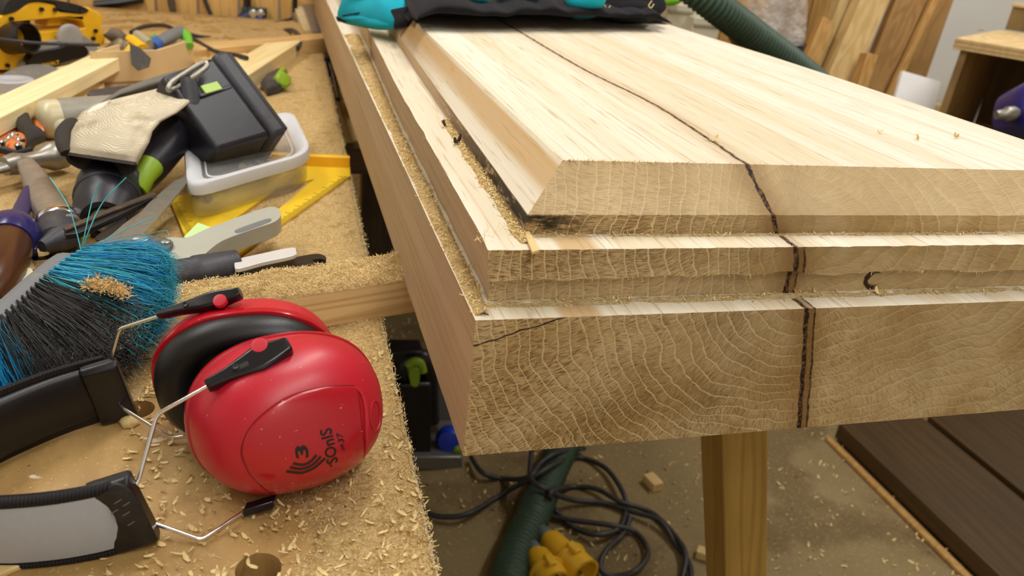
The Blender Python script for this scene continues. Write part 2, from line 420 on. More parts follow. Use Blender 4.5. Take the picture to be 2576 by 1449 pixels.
# ------------------------------------------------------------------ oak beam
def poly_path(stations, L):  # list of (y, x)
    return stations
def jit(p, a, s=60): return a * noise.noise(V(p) * s)
def lerp_tab(tab, t):
    for (a, va), (b, vb) in zip(tab, tab[1:]):
        if t <= b: return va + (vb - va) * (t - a) / (b - a)
    return tab[-1][1]
BL = 2.24; XR = 0.655
NX = 110; NYL = 70
ys = [BL * (i / NYL) ** 1.8 for i in range(NYL + 1)]
def outline(xl, yf, xr, j=0.0, seed=0.0):
    """closed outline: left edge back->front, front edge left->right, right edge, back"""
    pts = []
    y0 = yf
    for i in range(NYL, 0, -1):
        y = y0 + (BL - y0) * (i / NYL) ** 1.8
        pts.append((xl(y) + jit((seed, y, 0), j, 25), y))
    x0 = xl(y0); x1 = xr(y0)
    for i in range(NX + 1):
        x = x0 + (x1 - x0) * i / NX
        pts.append((x, y0 + (jit((x, seed, 3), j, 90) if 0 < i else 0)))
    for i in range(1, 13): 
        y = y0 + (BL - y0) * i / 12; pts.append((xr(y), y))
    return pts
bm_ = MB()
def tier(lo, hi, zlo, zhi, top=True):
    """side skin between two outlines of equal count, capped on top"""
    n = len(lo); i = len(bm_.v)
    bm_.v += [V((p[0], p[1], zlo(p) if callable(zlo) else zlo)) for p in lo] + [V((p[0], p[1], zhi(p) if callable(zhi) else zhi)) for p in hi]
    for k in range(n): bm_.face((i+k, i+(k+1) % n, i+n+(k+1) % n, i+n+k))
    if top:
        for t in tessellate_polygon([[V((p[0], p[1], 0)) for p in hi]]): bm_.face((i+n+t[0], i+n+t[1], i+n+t[2]))
T2L = [(0, .0075), (.04, .0098), (.49, .015), (.97, .0277), (2.3, .045)]
T3L = [(0, .0404), (.0456, .0404), (.42, .0475), (.85, .057), (2.3, .075)]
TPL = [(0, .0707), (.076, .0707), (.45, .0695), (.7, .0685), (2.3, .068)]
TPR = [(0, .5815), (.18, .5773), (.56, .5691), (.885, .5378), (2.3, .50)]
o1 = outline(lambda y: -0.0008, 0.0, lambda y: XR, 0.0003)
i0 = len(bm_.v); tier(o1, o1, 0.0, T1Z)
for t in tessellate_polygon([[V((p[0], p[1], 0)) for p in o1]]): bm_.face((i0+t[2], i0+t[1], i0+t[0]))
lip = lambda p: 0.1216 + (0.0036 * noise.noise(V((p[0]*24, p[1]*8, 1))) + 0.0014 * noise.noise(V((p[0]*90, p[1]*20, 4))) if p[1] < 0.3 or p[0] > .1 else 0)
o2b = outline(lambda y: lerp_tab(T2L, y) + 0.0045, 0.0258, lambda y: XR-.012, 0.0012, 5)
tier(o2b, o2b, T1Z, 0.1235, False)
o2l = outline(lambda y: lerp_tab(T2L, y) + 0.001, 0.0192, lambda y: XR-.012, 0.0010, 9)
o2u = outline(lambda y: lerp_tab(T2L, y), 0.0197, lambda y: XR-.012, 0.0016, 12)
# underside of the torn lip
n_ = len(o2l); i_ = len(bm_.v)
bm_.v += [V((p[0], p[1], 0.1235)) for p in o2b] + [V((p[0], p[1], lip(p))) for p in o2l]
for k in range(n_): bm_.face((i_+k, i_+(k+1) % n_, i_+n_+(k+1) % n_, i_+n_+k))
tier(o2l, o2u, lip, T2Z)
o3 = outline(lambda y: lerp_tab(T3L, y), 0.0456, lambda y: XR-.045, 0.0007, 15)
tier(o3, o3, T2Z, T3Z, False)
ot = outline(lambda y: lerp_tab(TPL, y), 0.0759, lambda y: lerp_tab(TPR, y), 0.0006, 18)
tier(o3, ot, T3Z, TOPZ)
beam = thing('oak_beam', 'large freshly sawn oak beam with stepped edges and split raised top', 'timber', (0.3, 1.1, 0))
bm_.cur = 0
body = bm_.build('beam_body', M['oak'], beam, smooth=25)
# give the body world-aligned object coordinates
body.data.transform(Matrix.Translation(V((0.3, 1.1, 0)))); body.location = (-0.3, -1.1, 0)

def strip_curl(mb, p, d, up, L, wd, curl, twist=0.0, seg=3):
    """a small bent shaving"""
    d = V(d).normalized(); up = V(up).normalized(); s = d.cross(up).normalized(); i = len(mb.v)
    for k in range(seg + 1):
        a = curl * k / seg
        r = L / max(abs(curl), .05)
        q = V(p) + d * (math.sin(a) * r) + up * ((1 - math.cos(a)) * r)
        ss = (s * math.cos(twist*k/seg) + up * math.sin(twist*k/seg)) * (wd / 2 * (1 if 0 < k < seg else .6))
        mb.v += [q - ss, q + ss]
    for k in range(seg): mb.face((i+2*k, i+2*k+1, i+2*k+3, i+2*k+2))
def chips(mb, n, sampler, L=(0.0012, 0.004), wd=(0.0004, 0.0012), curl=1.6):
    for _ in range(n):
        s = sampler()
        if s is None: continue
        p = V(s); a = rnd.uniform(0, 2*math.pi); d = V((math.cos(a), math.sin(a), rnd.uniform(-.25, .45)))
        up = V((rnd.uniform(-.5, .5), rnd.uniform(-.5, .5), 1)); up = up - d*up.dot(d)/d.length_squared
        strip_curl(mb, p, d, up, rnd.uniform(*L), rnd.uniform(*wd), rnd.uniform(-.3, curl), rnd.uniform(-1, 1), 2)
fib = MB()
for _ in range(520):
    m = rnd.random()
    if m < .5:  x = 0.072 + abs(rnd.gauss(0, .1)); p = (x, .0759, TOPZ); d = (rnd.uniform(-.7, .7), -1, rnd.uniform(-.3, .5)); L = rnd.uniform(.001, .004)
    elif m < .62: y = .078 + rnd.random()*.22; p = (lerp_tab(TPL, y), y, TOPZ); d = (-1, rnd.uniform(-1, 1), rnd.uniform(-.2, .4)); L = rnd.uniform(.001, .0035)
    elif m < .8: x = .012 + rnd.random()*.45; p = (x, .0192, lip((x, .0192))); d = (rnd.uniform(-.6, .6), -.5, -1); L = rnd.uniform(.001, .004)
    elif m < .9: y = .03 + rnd.random()*.3; p = (lerp_tab(T2L, y), y, T2Z); d = (-1, rnd.uniform(-1, 1), .2); L = rnd.uniform(.001, .004)
    else: x = .012 + rnd.random()*.3; p = (x, .0197, T2Z); d = (rnd.uniform(-.6, .6), -1, .1); L = rnd.uniform(.001, .003)
    strip_curl(fib, p, d, (0.1, 0.1, 1), L, rnd.uniform(.0002, .0005), rnd.uniform(-1.2, 1.2))
for px, py in ((1240, 590), (1250, 585), (1275, 560), (1262, 575), (1235, 583), (1210, 595), (1228, 605), (1290, 590)):
    for q in range(4): strip_curl(fib, pz(px + rnd.uniform(-12, 12), py + rnd.uniform(-8, 8), T2Z + .0006), (rnd.uniform(-1, 1), rnd.uniform(-1, 1), .6), (0, 0, 1), rnd.uniform(.003, .009), .0004, rnd.uniform(-.8, .8))
fib.build('torn_fibres', M['shaving'], beam, kind='stuff')
# splinter left where the two saw cuts cross on the second step
MB().prism([pz(1318, 590, T2Z+.0005), pz(1330, 588, T2Z+.0005), pz(1357, 636, T2Z+.0005), pz(1338, 642, T2Z+.0005)], (0, 0, .0022)).build('splinter', M['pine_y'], beam, bevel=.0004)

# sawdust caught on the steps
def ledge(fn_in, fn_out, y0, y1, z, h, name, label, n, mat, tags=True, ax='y'):
    mb = MB(); NY = 160; NXX = 9
    def f(a, b):
        t = y0 + (y1 - y0) * b; xi, xo = fn_in(t), fn_out(t)
        u = a; prof = math.sin(min(1, u*1.05) * math.pi) ** .7 if u < .95 else 0
        hh = h * prof * (0.55 + 0.6 * noise.noise(V((t*22, u*1.5, z*9))) + .35*noise.noise(V((t*90, u*5, 3)))) * (0.45 + .55*min(1, (1-u)*1.6))
        x = xi + (xo - xi) * u
        p = (x, t, z - .0004 + max(0, hh)) if ax == 'y' else (t, x, z - .0004 + max(0, hh))
        return p
    mb.grid(NXX, NY, f)
    o = mb.build(name, mat, kind='stuff', smooth=180)
    tag(o, label, 'sawdust')
    cb = MB()
    def smp():
        a, b = rnd.random() ** 1.2, rnd.random(); p = f(a, b); return (p[0], p[1], p[2] + .0006)
    chips(cb, n, smp)
    cb.build('shavings', M['shaving'], o, kind='stuff')
ledge(lambda y: lerp_tab(T2L, y) + .002, lambda y: -.0006, .006, 1.1, T1Z, .0055, 'sawdust', 'strip of sawdust along the lowest left ledge of the oak beam', 1500, M['dust'])
ledge(lambda y: lerp_tab(T3L, y), lambda y: lerp_tab(T3L, y) - .009 + .003*noise.noise(V((y*30, 0, 0))), .03, .34, T2Z, .004, 'sawdust', 'curly sawdust heaped against the dark bark edge on the second step', 900, M['dust'])
ledge(lambda x: .0258, lambda x: .013, .01, .45, T1Z, .0018, 'sawdust', 'thin line of sawdust on the front ledge above the end grain', 260, M['dust_pale'], ax='x')
ledge(lambda x: .0456, lambda x: .038, .045, .5, T2Z, .0015, 'sawdust', 'thin line of sawdust on the upper front step of the oak beam', 200, M['dust_pale'], ax='x')
# loose shavings lying on the beam
for (px, py, z, s, lab) in ((1150, 362, T2Z, .008, 'dark bark fragment lying on the pale second step of the beam'), (1120, 318, T2Z, .006, 'crumb of pale wood beside the dark bark line'), (1205, 735, T1Z, .005, 'curl of bark-coloured wood in the left sawdust ledge corner'), (1795, 355, TOPZ, .006, 'brown fleck on top of the beam beside the split'), (2310, 350, TOPZ, .005, 'small shaving on the right part of the beam top'), (2405, 345, TOPZ, .005, 'small shaving at the right edge of the beam top'), (2215, 335, TOPZ, .004, 'tiny shaving on the beam top near the leaning boards'), (2210, 742, T1Z, .006, 'pale crumb on the front ledge below the knot')):
    p = pz(px, py, z + .0008); mb = MB()
    for q in range(3): strip_curl(mb, p + V((rnd.uniform(-1, 1), rnd.uniform(-1, 1), 0))*s*.25, (rnd.uniform(-1, 1), rnd.uniform(-1, 1), .3), (0, 0, 1), s, s*.45, 1.3, .6, 4)
    tag(mb.build('wood_chip', plain('bark', '3a2a18', .8) if 'dark' in lab else M['shaving']), lab, 'wood chip')

# ------------------------------------------------------------------ left workbench
def edge_x(y): return -0.0265 + 0.0152 * y
def bench_mat():
    g = G('bench_ply')
    Pm = g.vm('MULTIPLY', g.P, (1, .25, 1))
    col = g.mix(g.ss(g.noise(Pm, 14, 5, .6), .3, .7), lin('bb9860'), lin('9c7a46'))
    col = g.mix(g.ss(g.noise(g.P, 26, 5, .65), .55, .75, 0, .55), col, lin('8f6a34'))
    col = g.mix(g.ss(g.noise(g.P, 240, 4, .7), .58, .7, 0, .5), col, lin('e0c691'))
    col = g.mix(g.ss(g.noise(g.P, 33, 2), .72, .75, 0, .8), col, lin('e6ddca'))
    col = g.mix(g.ss(g.noise(g.P, 90, 2), .74, .77, 0, .8), col, lin('4a3418'))
    g.bump(g.noise(g.P, 300, 4, .7), .35, .001)
    return g.out(col, .48, 0, .4)
M['bench'] = bench_mat()
bench = thing('workbench', 'varnished plywood workbench strewn with sawdust and tools on the left', 'workbench', (-.6, .8, ZF))
Y0, Y1, XL = -.55, 2.25, -1.25
def circ(c, r, n=28): return [(c[0] + r*math.cos(2*math.pi*k/n), c[1] + r*math.sin(2*math.pi*k/n), ZB) for k in range(n)]
h1 = pz(345, 1030, ZB); h2 = pz(650, 1432, ZB)
outer = [(XL, Y0, ZB), (edge_x(Y0)-.0405, Y0, ZB), (edge_x(Y1)-.0405, Y1, ZB), (XL, Y1, ZB)]
top = MB().prism(outer, (0, 0, -.022), [circ(h1, .0125), circ(h2, .0135)]).build('bench_top', M['bench'], bench, smooth=30)
q = .0012
MB().prism([(edge_x(Y0)-.0393, Y0, ZB-.0004), (edge_x(Y0)-.0045, Y0, ZB-.0004), (edge_x(Y1)-.0045, Y1, ZB-.0004), (edge_x(Y1)-.0393, Y1, ZB-.0004)], (0, 0, -.022)).build('edge_board', M['bench'], bench)
MB().prism([(edge_x(Y0)-.004, Y0, ZB-.0008), (edge_x(Y0), Y0, ZB-.0008), (edge_x(Y1), Y1, ZB-.0008), (edge_x(Y1)-.004, Y1, ZB-.0008)], (0, 0, -.03)).build('edging_strip', plain('worn_laminate', 'c4b8a0', .5, var=.3, scale=90), bench)
MB().box((-.63, .85, ZB-.04), (1.18, 2.6, .024)).build('sub_top', M['pine_y'], bench)
for lx, ly in ((-.12, 1.9), (-1.15, -.3), (-1.15, 1.9), (-.5, -.3)):
    MB().box((lx, ly, (ZF+ZB-.05)/2), (.09, .09, ZB-.05-ZF)).build('leg', M['pine_board'], bench, bevel=.004)
# sawdust field
def field(x, y):
    n1 = noise.noise(V((x*16, y*16, 0))); n2 = noise.noise(V((x*60, y*60, 2))); n3 = noise.noise(V((x*190, y*190, 4)))
    ex = edge_x(y) - x
    b = -.75
    if y < .26:
        b += 1.2 * max(0, 1 - max(0, ex - .006) / .11) * (1 - .45*max(0, 1 - abs(x+.24)/.05))
        d1 = math.hypot(x + .225, y - .175); b += .95 * max(0, 1 - d1/.06)
        d2 = math.hypot(x + .06, y - .0); b += .55*max(0, 1 - d2/.12)
    else: b += .80 + .5 * max(0, 1 - ex/.3)
    return .0045 * (b + .45*n1 + .3*n2) + .0008*n3
def near_hole(x, y): return any(math.hypot(x - q.x, y - q.y) < .018 for q in (h1, h2))
sd = MB()
sd.grid(150, 230, lambda a, b: ((lambda y: (lambda x: (x, y, ZB + field(x, y) * (1 if edge_x(y)-x > .004 else .3)))(edge_x(y) - .0015 - .62*(1-a)**1.5))(-.2 + 2.4*b**1.5)), lambda a, b: near_hole(edge_x(-.2 + 2.4*b**1.5) - .0015 - .62*(1-a)**1.5, -.2 + 2.4*b**1.5))
so = sd.build('sawdust', M['dust'], kind='stuff', smooth=180)
tag(so, 'drift of coarse sawdust spread over the left workbench top', 'sawdust')
cb = MB()
def smp():
    y = -.12 + 1.1*rnd.random()**1.7; x = edge_x(y) - .5*rnd.random()**1.6
    hgt = field(x, y)
    if (hgt < -.0012 and rnd.random() > .06) or near_hole(x, y): return None
    return (x + .001, y, ZB + max(0, hgt) + .0006)
chips(cb, 30000, smp, (.0005, .0020), (.0003, .0007)); chips(cb, 9000, smp, (.0015, .0042), (.0003, .0009), 2.6)
def smp2():
    y = -.1 + .3*rnd.random(); x = edge_x(y) - .2*rnd.random()
    return (x, y, ZB + max(0, field(x, y)) + .001)
chips(cb, 900, smp2, (.004, .008), (.0012, .003), 2.6)
def smp3():
    y = -.1 + 1.5*rnd.random(); return (edge_x(y) + rnd.gauss(-.001, .0012), y, ZB + .0008)
chips(cb, 500, smp3, (.002, .006), (.0005, .0014))
cb.build('shavings', M['shaving'], so, kind='stuff', smooth=0)

# timbers carrying the beam
t1 = thing('cross_timber', 'sawdust covered softwood timber lying across the bench under the near end of the beam', 'timber', (0, .3, ZB))
sl = Matrix.Rotation(math.atan2(.063, .218), 3, 'Z')
ax = sl @ V((1, 0, 0)); ay = sl @ V((0, 1, 0)); c0 = V((.003, .278, 0))
a_, b_ = c0 - ax*.52, c0 + ax*.66
MB().box((a_ + b_)/2 + ay*.029 + V((0, 0, ZB/2)), ((b_-a_).length, .058, -ZB), sl).build('timber', M['pine_x'], t1, bevel=.002)
cb = MB()
def tdust(a, b):
    u = -.36 + .40*a; p = c0 + ax*u + ay*(.058*b)
    hh = (.007 + .006*noise.noise(V((u*40, b*2, 0))) + .004*noise.noise(V((u*120, b*6, 4)))) * min(1, max(.0, (u + .30)/.14)) * (math.sin(math.pi*min(1, max(0, b)))**.4)
    return (p.x, p.y, -.0006 + max(0, hh))
cb.grid(120, 20, tdust)
to = cb.build('sawdust', M['dust'], kind='stuff', smooth=180); tag(to, 'ridge of sawdust piled on the near cross timber beside the ear defenders', 'sawdust')
cb = MB()
def smp4():
    p = tdust(rnd.random()**.6, rnd.random()); return (p[0], p[1], p[2] + .001)
chips(cb, 7500, smp4, (.0006, .0022), (.0003, .0008)); chips(cb, 1500, smp4, (.002, .0048), (.0004, .001), 2.8)
cb.build('shavings', M['shaving'], to, kind='stuff', smooth=0)
t2 = thing('cross_timber', 'short softwood timber under the far end of the beam near the plank wall', 'timber', (-.1, 1.6, ZB))
R45 = Matrix.Rotation(math.radians(42), 3, 'Z')
p2 = V((.06, 1.76, 0)); d2_ = R45 @ V((1, 0, 0)); n2_ = R45 @ V((0, 1, 0))
MB().box(p2 - d2_*.26 + n2_*.03 + V((0, 0, ZB/2)), (.56, .06, -ZB), R45).build('timber', wood('pine_45', 'd8b47a', 'b88e52', tuple(d2_)), t2, bevel=.002)
# right hand trestle
tr = thing('trestle', 'square pine trestle leg standing under the oak beam', 'trestle', (.5, .5, ZF))
MB().box((.402, 1.06, -.034), (.07, .9, .066)).build('bearer', M['leg_pine'], tr, bevel=.003)
for yy in (.302, 1.45):
    lg = MB(); tx, bx2 = .374, .590
    lg.loft([[(tx, yy, -.068), (tx+.066, yy, -.068), (tx+.066, yy+.066, -.068), (tx, yy+.066, -.068)], [(bx2, yy, ZF), (bx2+.068, yy, ZF), (bx2+.068, yy+.066, ZF), (bx2, yy+.066, ZF)]])
    lg.build('leg', M['leg_pine'], tr, bevel=.002)

# ------------------------------------------------------------------ ear defenders
def red_mat(name, c, rough, coat):
    g = G(name)
    sp = g.ss(g.noise(g.P, 420, 2), .735, .76, 0, .8)
    col = g.mix(sp, g.mix(g.noise(g.P, 25, 3), lin(c), lin('b8152a')), lin('e9b9a0'))
    g.bump(g.noise(g.P, 1200, 2), .08 if rough > .3 else .01, .0004)
    return g.out(col, rough, 0, .5, Coat_Weight=coat, Coat_Roughness=.25)
M['red'] = red_mat('red_satin', 'c4182f', .42, .15)
M['red_gloss'] = red_mat('red_gloss', 'ae0f1c', .14, .3)
M['black_gloss'] = plain('black_gloss', '131217', .24, var=.2, bump=.05)
M['cushion'] = plain('cushion_vinyl', '161618', .42, var=.15, bump=.12, bscale=600)
M['foam'] = plain('foam', '57503f', .9, var=.2, bump=.5)
M['pad_black'] = plain('pad_leatherette', '121113', .38, var=.2, bump=.12, bscale=500)
M['reflective'] = plain('reflective_cloth', 'a6aab2', .55, var=.06, scale=300, bump=.3, bscale=1500)
M['rib'] = None
def rib_mat():
    g = G('ribbed_piping')
    wv = g.t.nodes.new('ShaderNodeTexWave'); g.link(g.P, wv.inputs['Vector']); wv.inputs['Scale'].default_value = 160; wv.bands_direction = 'X'
    col = g.mix(wv.outputs['Fac'], lin('100f10'), lin('242226')); g.bump(wv.outputs['Fac'], .6, .0012)
    return g.out(col, .7, 0, .3)
M['rib'] = rib_mat()
ear = thing('ear_defenders', 'red ear defenders with black cushions and a grey reflective headband', 'ear defenders', (-.15, .05, ZB))
NE = 2.3
def cframe(c, u, v, w, a, b, D): return dict(c=V(c), u=V(u), v=V(v), w=V(w), a=a, b=b, D=D)
near = cframe((-.1146, .0525, .0115), (.9749, .219, .04), (-.1065, .3008, .9477), (.1955, -.9282, .3166), .0633, .0515, .0584)
far = cframe((-.1394, .0930, .0155), (-.9942, .0430, -.0998), (-.0999, -.0045, .995), (.0443, .999, .0090), .0633, .0515, .05)
def cpt(F, uu, vv, e=0.0):
    rho = ((abs(uu)/F['a'])**NE + (abs(vv)/F['b'])**NE) ** (1/NE); rho = min(rho, 1)
    t = max(0, 1 - rho**2.6) ** (1/2.6)
    return F['c'] + F['u']*uu + F['v']*vv + F['w']*(F['D']*t + e)
def sup(t): c, s = math.cos(t), math.sin(t); return math.copysign(abs(c)**(2/NE), c), math.copysign(abs(s)**(2/NE), s)
def ring(F, k, w, seg=64): return [F['c'] + F['u']*(sup(2*math.pi*i/seg)[0]*F['a']*k) + F['v']*(sup(2*math.pi*i/seg)[1]*F['b']*k) + F['w']*w for i in range(seg)]
def uv_at(F, px, py):
    r = ray(px, py).normalized(); t = (F['c'] - CAM).length - .09; last = None
    for _ in range(1400):
        p = CAM + r*t - F['c']; uu, vv, ww = p.dot(F['u']), p.dot(F['v']), p.dot(F['w'])
        rho = ((abs(uu)/F['a'])**NE + (abs(vv)/F['b'])**NE) ** (1/NE)
        if rho < 1 and ww <= F['D'] * (1 - rho**2.6) ** (1/2.6): return uu, vv
        t += .0001
    return uu, vv
def make_cup(F, btn):
    rings = []
    for k in range(19):
        a = k / 18 * math.pi/2
        rings.append(ring(F, max(1e-3, math.cos(a) ** (2/2.6)), F['D'] * math.sin(a) ** (2/2.6)))
    shell = MB().loft(rings, cap0=False).build('cup', M['red'], ear, smooth=60)
    rm = MB().loft([ring(F, .985, .004), ring(F, 1.022, .0035), ring(F, 1.03, .0005), ring(F, 1.02, -.003), ring(F, .97, -.0038), ring(F, .93, -.0025)], False, False)
    rm.build('rim', M['red_gloss'], shell, smooth=60)
    cs = MB().loft([ring(F, .96, 0), ring(F, .985, -.006), ring(F, .97, -.013), ring(F, .88, -.0195), ring(F, .76, -.021), ring(F, .63, -.018), ring(F, .55, -.009), ring(F, .54, .004)], False, False)
    cs.build('ear_cushion', M['cushion'], shell, smooth=60)
    MB().loft([ring(F, .7, .002), ring(F, .55, .003), ring(F, .01, .004)]).build('inner_foam', M['foam'], shell)
    return shell
cupn = make_cup(near, 0); cupf = make_cup(far, 0)
# glossy outer panel on the near cup, traced on its surface
pan = [(608, 1125), (640, 1062), (715, 1003), (800, 976), (880, 970), (899, 980), (904, 1010), (912, 1090), (914, 1150), (870, 1200), (800, 1238), (715, 1243), (650, 1215), (618, 1172)]
puv = cr([V((*uv_at(near, *p), 0)) for p in pan], 6, True)
pc = sum(puv, V()) / len(puv)
def scaled(k, e): return [cpt(near, pc.x + (p.x-pc.x)*k, pc.y + (p.y-pc.y)*k, e) for p in puv]
MB().loft([scaled(1.0, -.0004), scaled(.993, .0009)] + [scaled(k, .0011) for k in (.97, .85, .7, .55, .4, .25, .1, .01)], False).build('outer_panel', M['red_gloss'], cupn, smooth=50)
MB().tube(scaled(1.004, .0001), .0004, 6, True).build('panel_groove', plain('red_dark', '7d0e1a', .5), cupn)
rdg = cr([cpt(near, *uv_at(near, *p), .0006) for p in ((890, 972), (910, 990), (920, 1030), (922, 1080), (922, 1120), (914, 1150))], 6)
MB().tube(rdg, [.0006 + .0016*math.sin(math.pi*i/(len(rdg)-1)) for i in range(len(rdg))], 10).build('shell_ridge', M['red'], cupn)
eo = uv_at(near, 945, 1046)
emb = [cpt(near, eo[0] + .0045*math.cos(a)*1.1, eo[1] + .0105*math.sin(a), .0004) for a in [2*math.pi*i/24 for i in range(24)]]
MB().tube(emb, .0006, 6, True).build('embossed_mark', M['red'], cupn)
# printing
def text_mesh(body, size=1.0, bold=0.0):
    c = bpy.data.curves.new('t', 'FONT'); c.body = body; c.size = size; c.offset = bold; c.resolution_u = 3; c.align_x = 'LEFT'
    o = bpy.data.objects.new('t', c); COL.objects.link(o)
    me = bpy.data.meshes.new_from_object(o.evaluated_get(bpy.context.evaluated_depsgraph_get()))
    bpy.data.objects.remove(o); bpy.data.curves.remove(c)
    bm = bmesh.new(); bm.from_mesh(me); bmesh.ops.triangulate(bm, faces=bm.faces)
    xs = [v.co.x for v in bm.verts]; ys = [v.co.y for v in bm.verts]
    mx, Mx, my, My = min(xs), max(xs), min(ys), max(ys)
    vs = [((v.co.x-mx)/(Mx-mx), (v.co.y-my)/(My-my)) for v in bm.verts]; fs = [[v.index for v in f.verts] for f in bm.faces]
    bm.free(); bpy.data.meshes.remove(me); return vs, fs
def print_on(F, body, pA, pB, pT, bold, name, parent, flip=False):
    """text baseline runs pixel pA -> pB, letter tops towards pT"""
    A, B, T = (V((*uv_at(F, *p), 0)) for p in (pA, pB, pT)); vs, fs = text_mesh(body, 1, bold)
    mb = MB(); mb.v = [cpt(F, *(A + (B-A)*x + (T-A)*y).xy, .00135) for x, y in vs]; mb.f = fs; mb.mi = [0]*len(fs)
    return mb.build(name, M['ink'], parent, smooth=0)
print_on(near, 'SOnIS', (850, 1160), (832, 1073), (821, 1169), .018, 'printed_word', cupn)
print_on(near, 'SNR', (868, 1131), (862, 1114), (859, 1133), .015, 'printed_word', cupn)
print_on(near, '37', (866, 1112), (860, 1088), (850, 1112), .02, 'printed_number', cupn)
print_on(near, '3', (777, 1149), (772, 1117), (744, 1153), .03, 'printed_number', cupn)
dotc = V((*uv_at(near, 832, 1171), 0)); mb = MB()
mb.v = [cpt(near, dotc.x + .0008*math.cos(i*math.pi/6), dotc.y + .0008*math.sin(i*math.pi/6), .00135) for i in range(12)]; mb.f = [tuple(range(12))]; mb.mi = [0]
mb.build('printed_dot', M['ink'], cupn)
for arc in (((736, 1164), (760, 1168), (780, 1160), (795, 1143)), ((728, 1174), (758, 1178), (785, 1168), (806, 1147)), ((719, 1184), (757, 1188), (790, 1175), (817, 1151))):
    pts = cr([V((*uv_at(near, *p), 0)) for p in arc], 6); mb = MB(); n = len(pts)
    for i, p in enumerate(pts):
        d = (pts[min(i+1, n-1)] - pts[max(i-1, 0)]).normalized(); s = V((-d.y, d.x, 0)) * .00085
        mb.v += [cpt(near, *(p-s).xy, .00135), cpt(near, *(p+s).xy, .00135)]
    for i in range(n-1): mb.face((2*i, 2*i+1, 2*i+3, 2*i+2))
    mb.build('printed_arc', M['ink'], cupn)
# yoke clips, buttons and wires
def surf(F, px, py, lift):
    uu, vv = uv_at(F, px, py); p = cpt(F, uu, vv); return p + (CAM - p).normalized() * lift
def wpl(F, px, py, e): return pl(px, py, F['c'] + F['w']*e, F['w'])
def clip(F, A, B, pbtn, up, parent, rbtn=.0056, wd=.0074):
    A, B = V(A), V(B); d = (B-A).normalized(); L = (B-A).length; up = V(up); up = (up - d*d.dot(up)).normalized(); s = d.cross(up)
    prof = [(0, .42), (.06, .5), (.25, .62), (.45, .95), (.62, 1.25), (.78, 1.1), (.9, .85), (.97, .75), (1, .6)]
    rings = []
    for t, k in prof:
        c = A + d*L*t; hw, hh = wd*k, .0042*(.8 + .35*k)
        rings.append([c + s*hw*x + up*hh*y for x, y in ((-1, -.7), (-.8, -1), (.8, -1), (1, -.7), (1, .7), (.75, 1), (-.75, 1), (-1, .7))])
    yk = MB().loft(rings).build('yoke_clip', M['black_gloss'], parent, bevel=.0006, smooth=30)
    c = pl(*pbtn, A + up*.005, up)
    MB().lathe(c - up*.003, up, [(rbtn*1.0, 0), (rbtn, .0022), (rbtn*.9, .0032), (rbtn*.7, .0034), (.0001, .0032)]).build('button', M['red'], yk, label='red round button')
    MB().box(A + d*L*.42 + up*.0042 + s*.001, (L*.17, .0035, .0015), frame(d, z=up)).build('clip_window', M['ink'], yk, bevel=.0004)
    MB().lathe(A + d*L*.36 + up*.004, up, [(.0022, 0), (.0022, .0018), (.0012, .0019), (.0001, .0012)], 14).build('stud', M['black_plastic'], yk)
    return yk
vn = near['v'] + near['w']*.35
clip(near, surf(near, 520, 972, .011), surf(near, 730, 868, .010), (652, 868), (near['v']*.8 + near['w']*.75), ear)
clip(far, wpl(far, 397, 794, .012), wpl(far, 607, 738, .012), (552, 755), (far['v']*.8 - far['w']*.55), ear, .005, .0048)
A = pz(692, 1262, ZB + .009); B = pz(616, 1284, ZB + .006)
MB().loft([[p + V((0, 0, z)) + V((.25, .9, 0))*s for s, z in ((-.004, -.003), (.004, -.003), (.004, .0035), (-.004, .0035))] for p in (B, B + (A-B)*.5, A)]).build('yoke_clip', M['black_gloss'], ear, bevel=.0008)
W = .0013
capN, capF = V((-.2060, -.0075, -.0115)), V((-.2400, .1275, -.0105))
vb = V((-.24, -.08, .967)).normalized()
def wire(pts): MB().tube(cr(pts, 1), W, 10).build('wire_arm', M['chrome'], ear)
def bend(pts, r=.004):
    out = [V(pts[0])]
    for a, b, c in zip(pts, pts[1:], pts[2:]):
        a, b, c = V(a), V(b), V(c); p, q = b + (a-b).normalized()*r, b + (c-b).normalized()*r
        for t in (0, .25, .5, .75, 1): out.append((p*(1-t)+b*t)*(1-t) + (b*(1-t)+q*t)*t)
    return out + [V(pts[-1])]
wire(bend([surf(near, 530, 967, .010), wpl(near, 395, 1042, .030), wpl(near, 345, 1221, .036), wpl(near, 318, 1236, .037)]))
wire(bend([pz(622, 1281, ZB+.006), pz(507, 1359, ZB+.003), pz(372, 1311, ZB+.012), pz(355, 1306, ZB+.013)]))
wire(bend([wpl(far, 400, 795, .012), wpl(far, 300, 827, .020), wpl(far, 266, 945, .031), wpl(far, 262, 965, .032)]))
wire(bend([pz(300, 1018, ZB+.018), pz(312, 1029, ZB+.018), pz(430, 1103, ZB+.004), pz(480, 1095, ZB+.006)]))
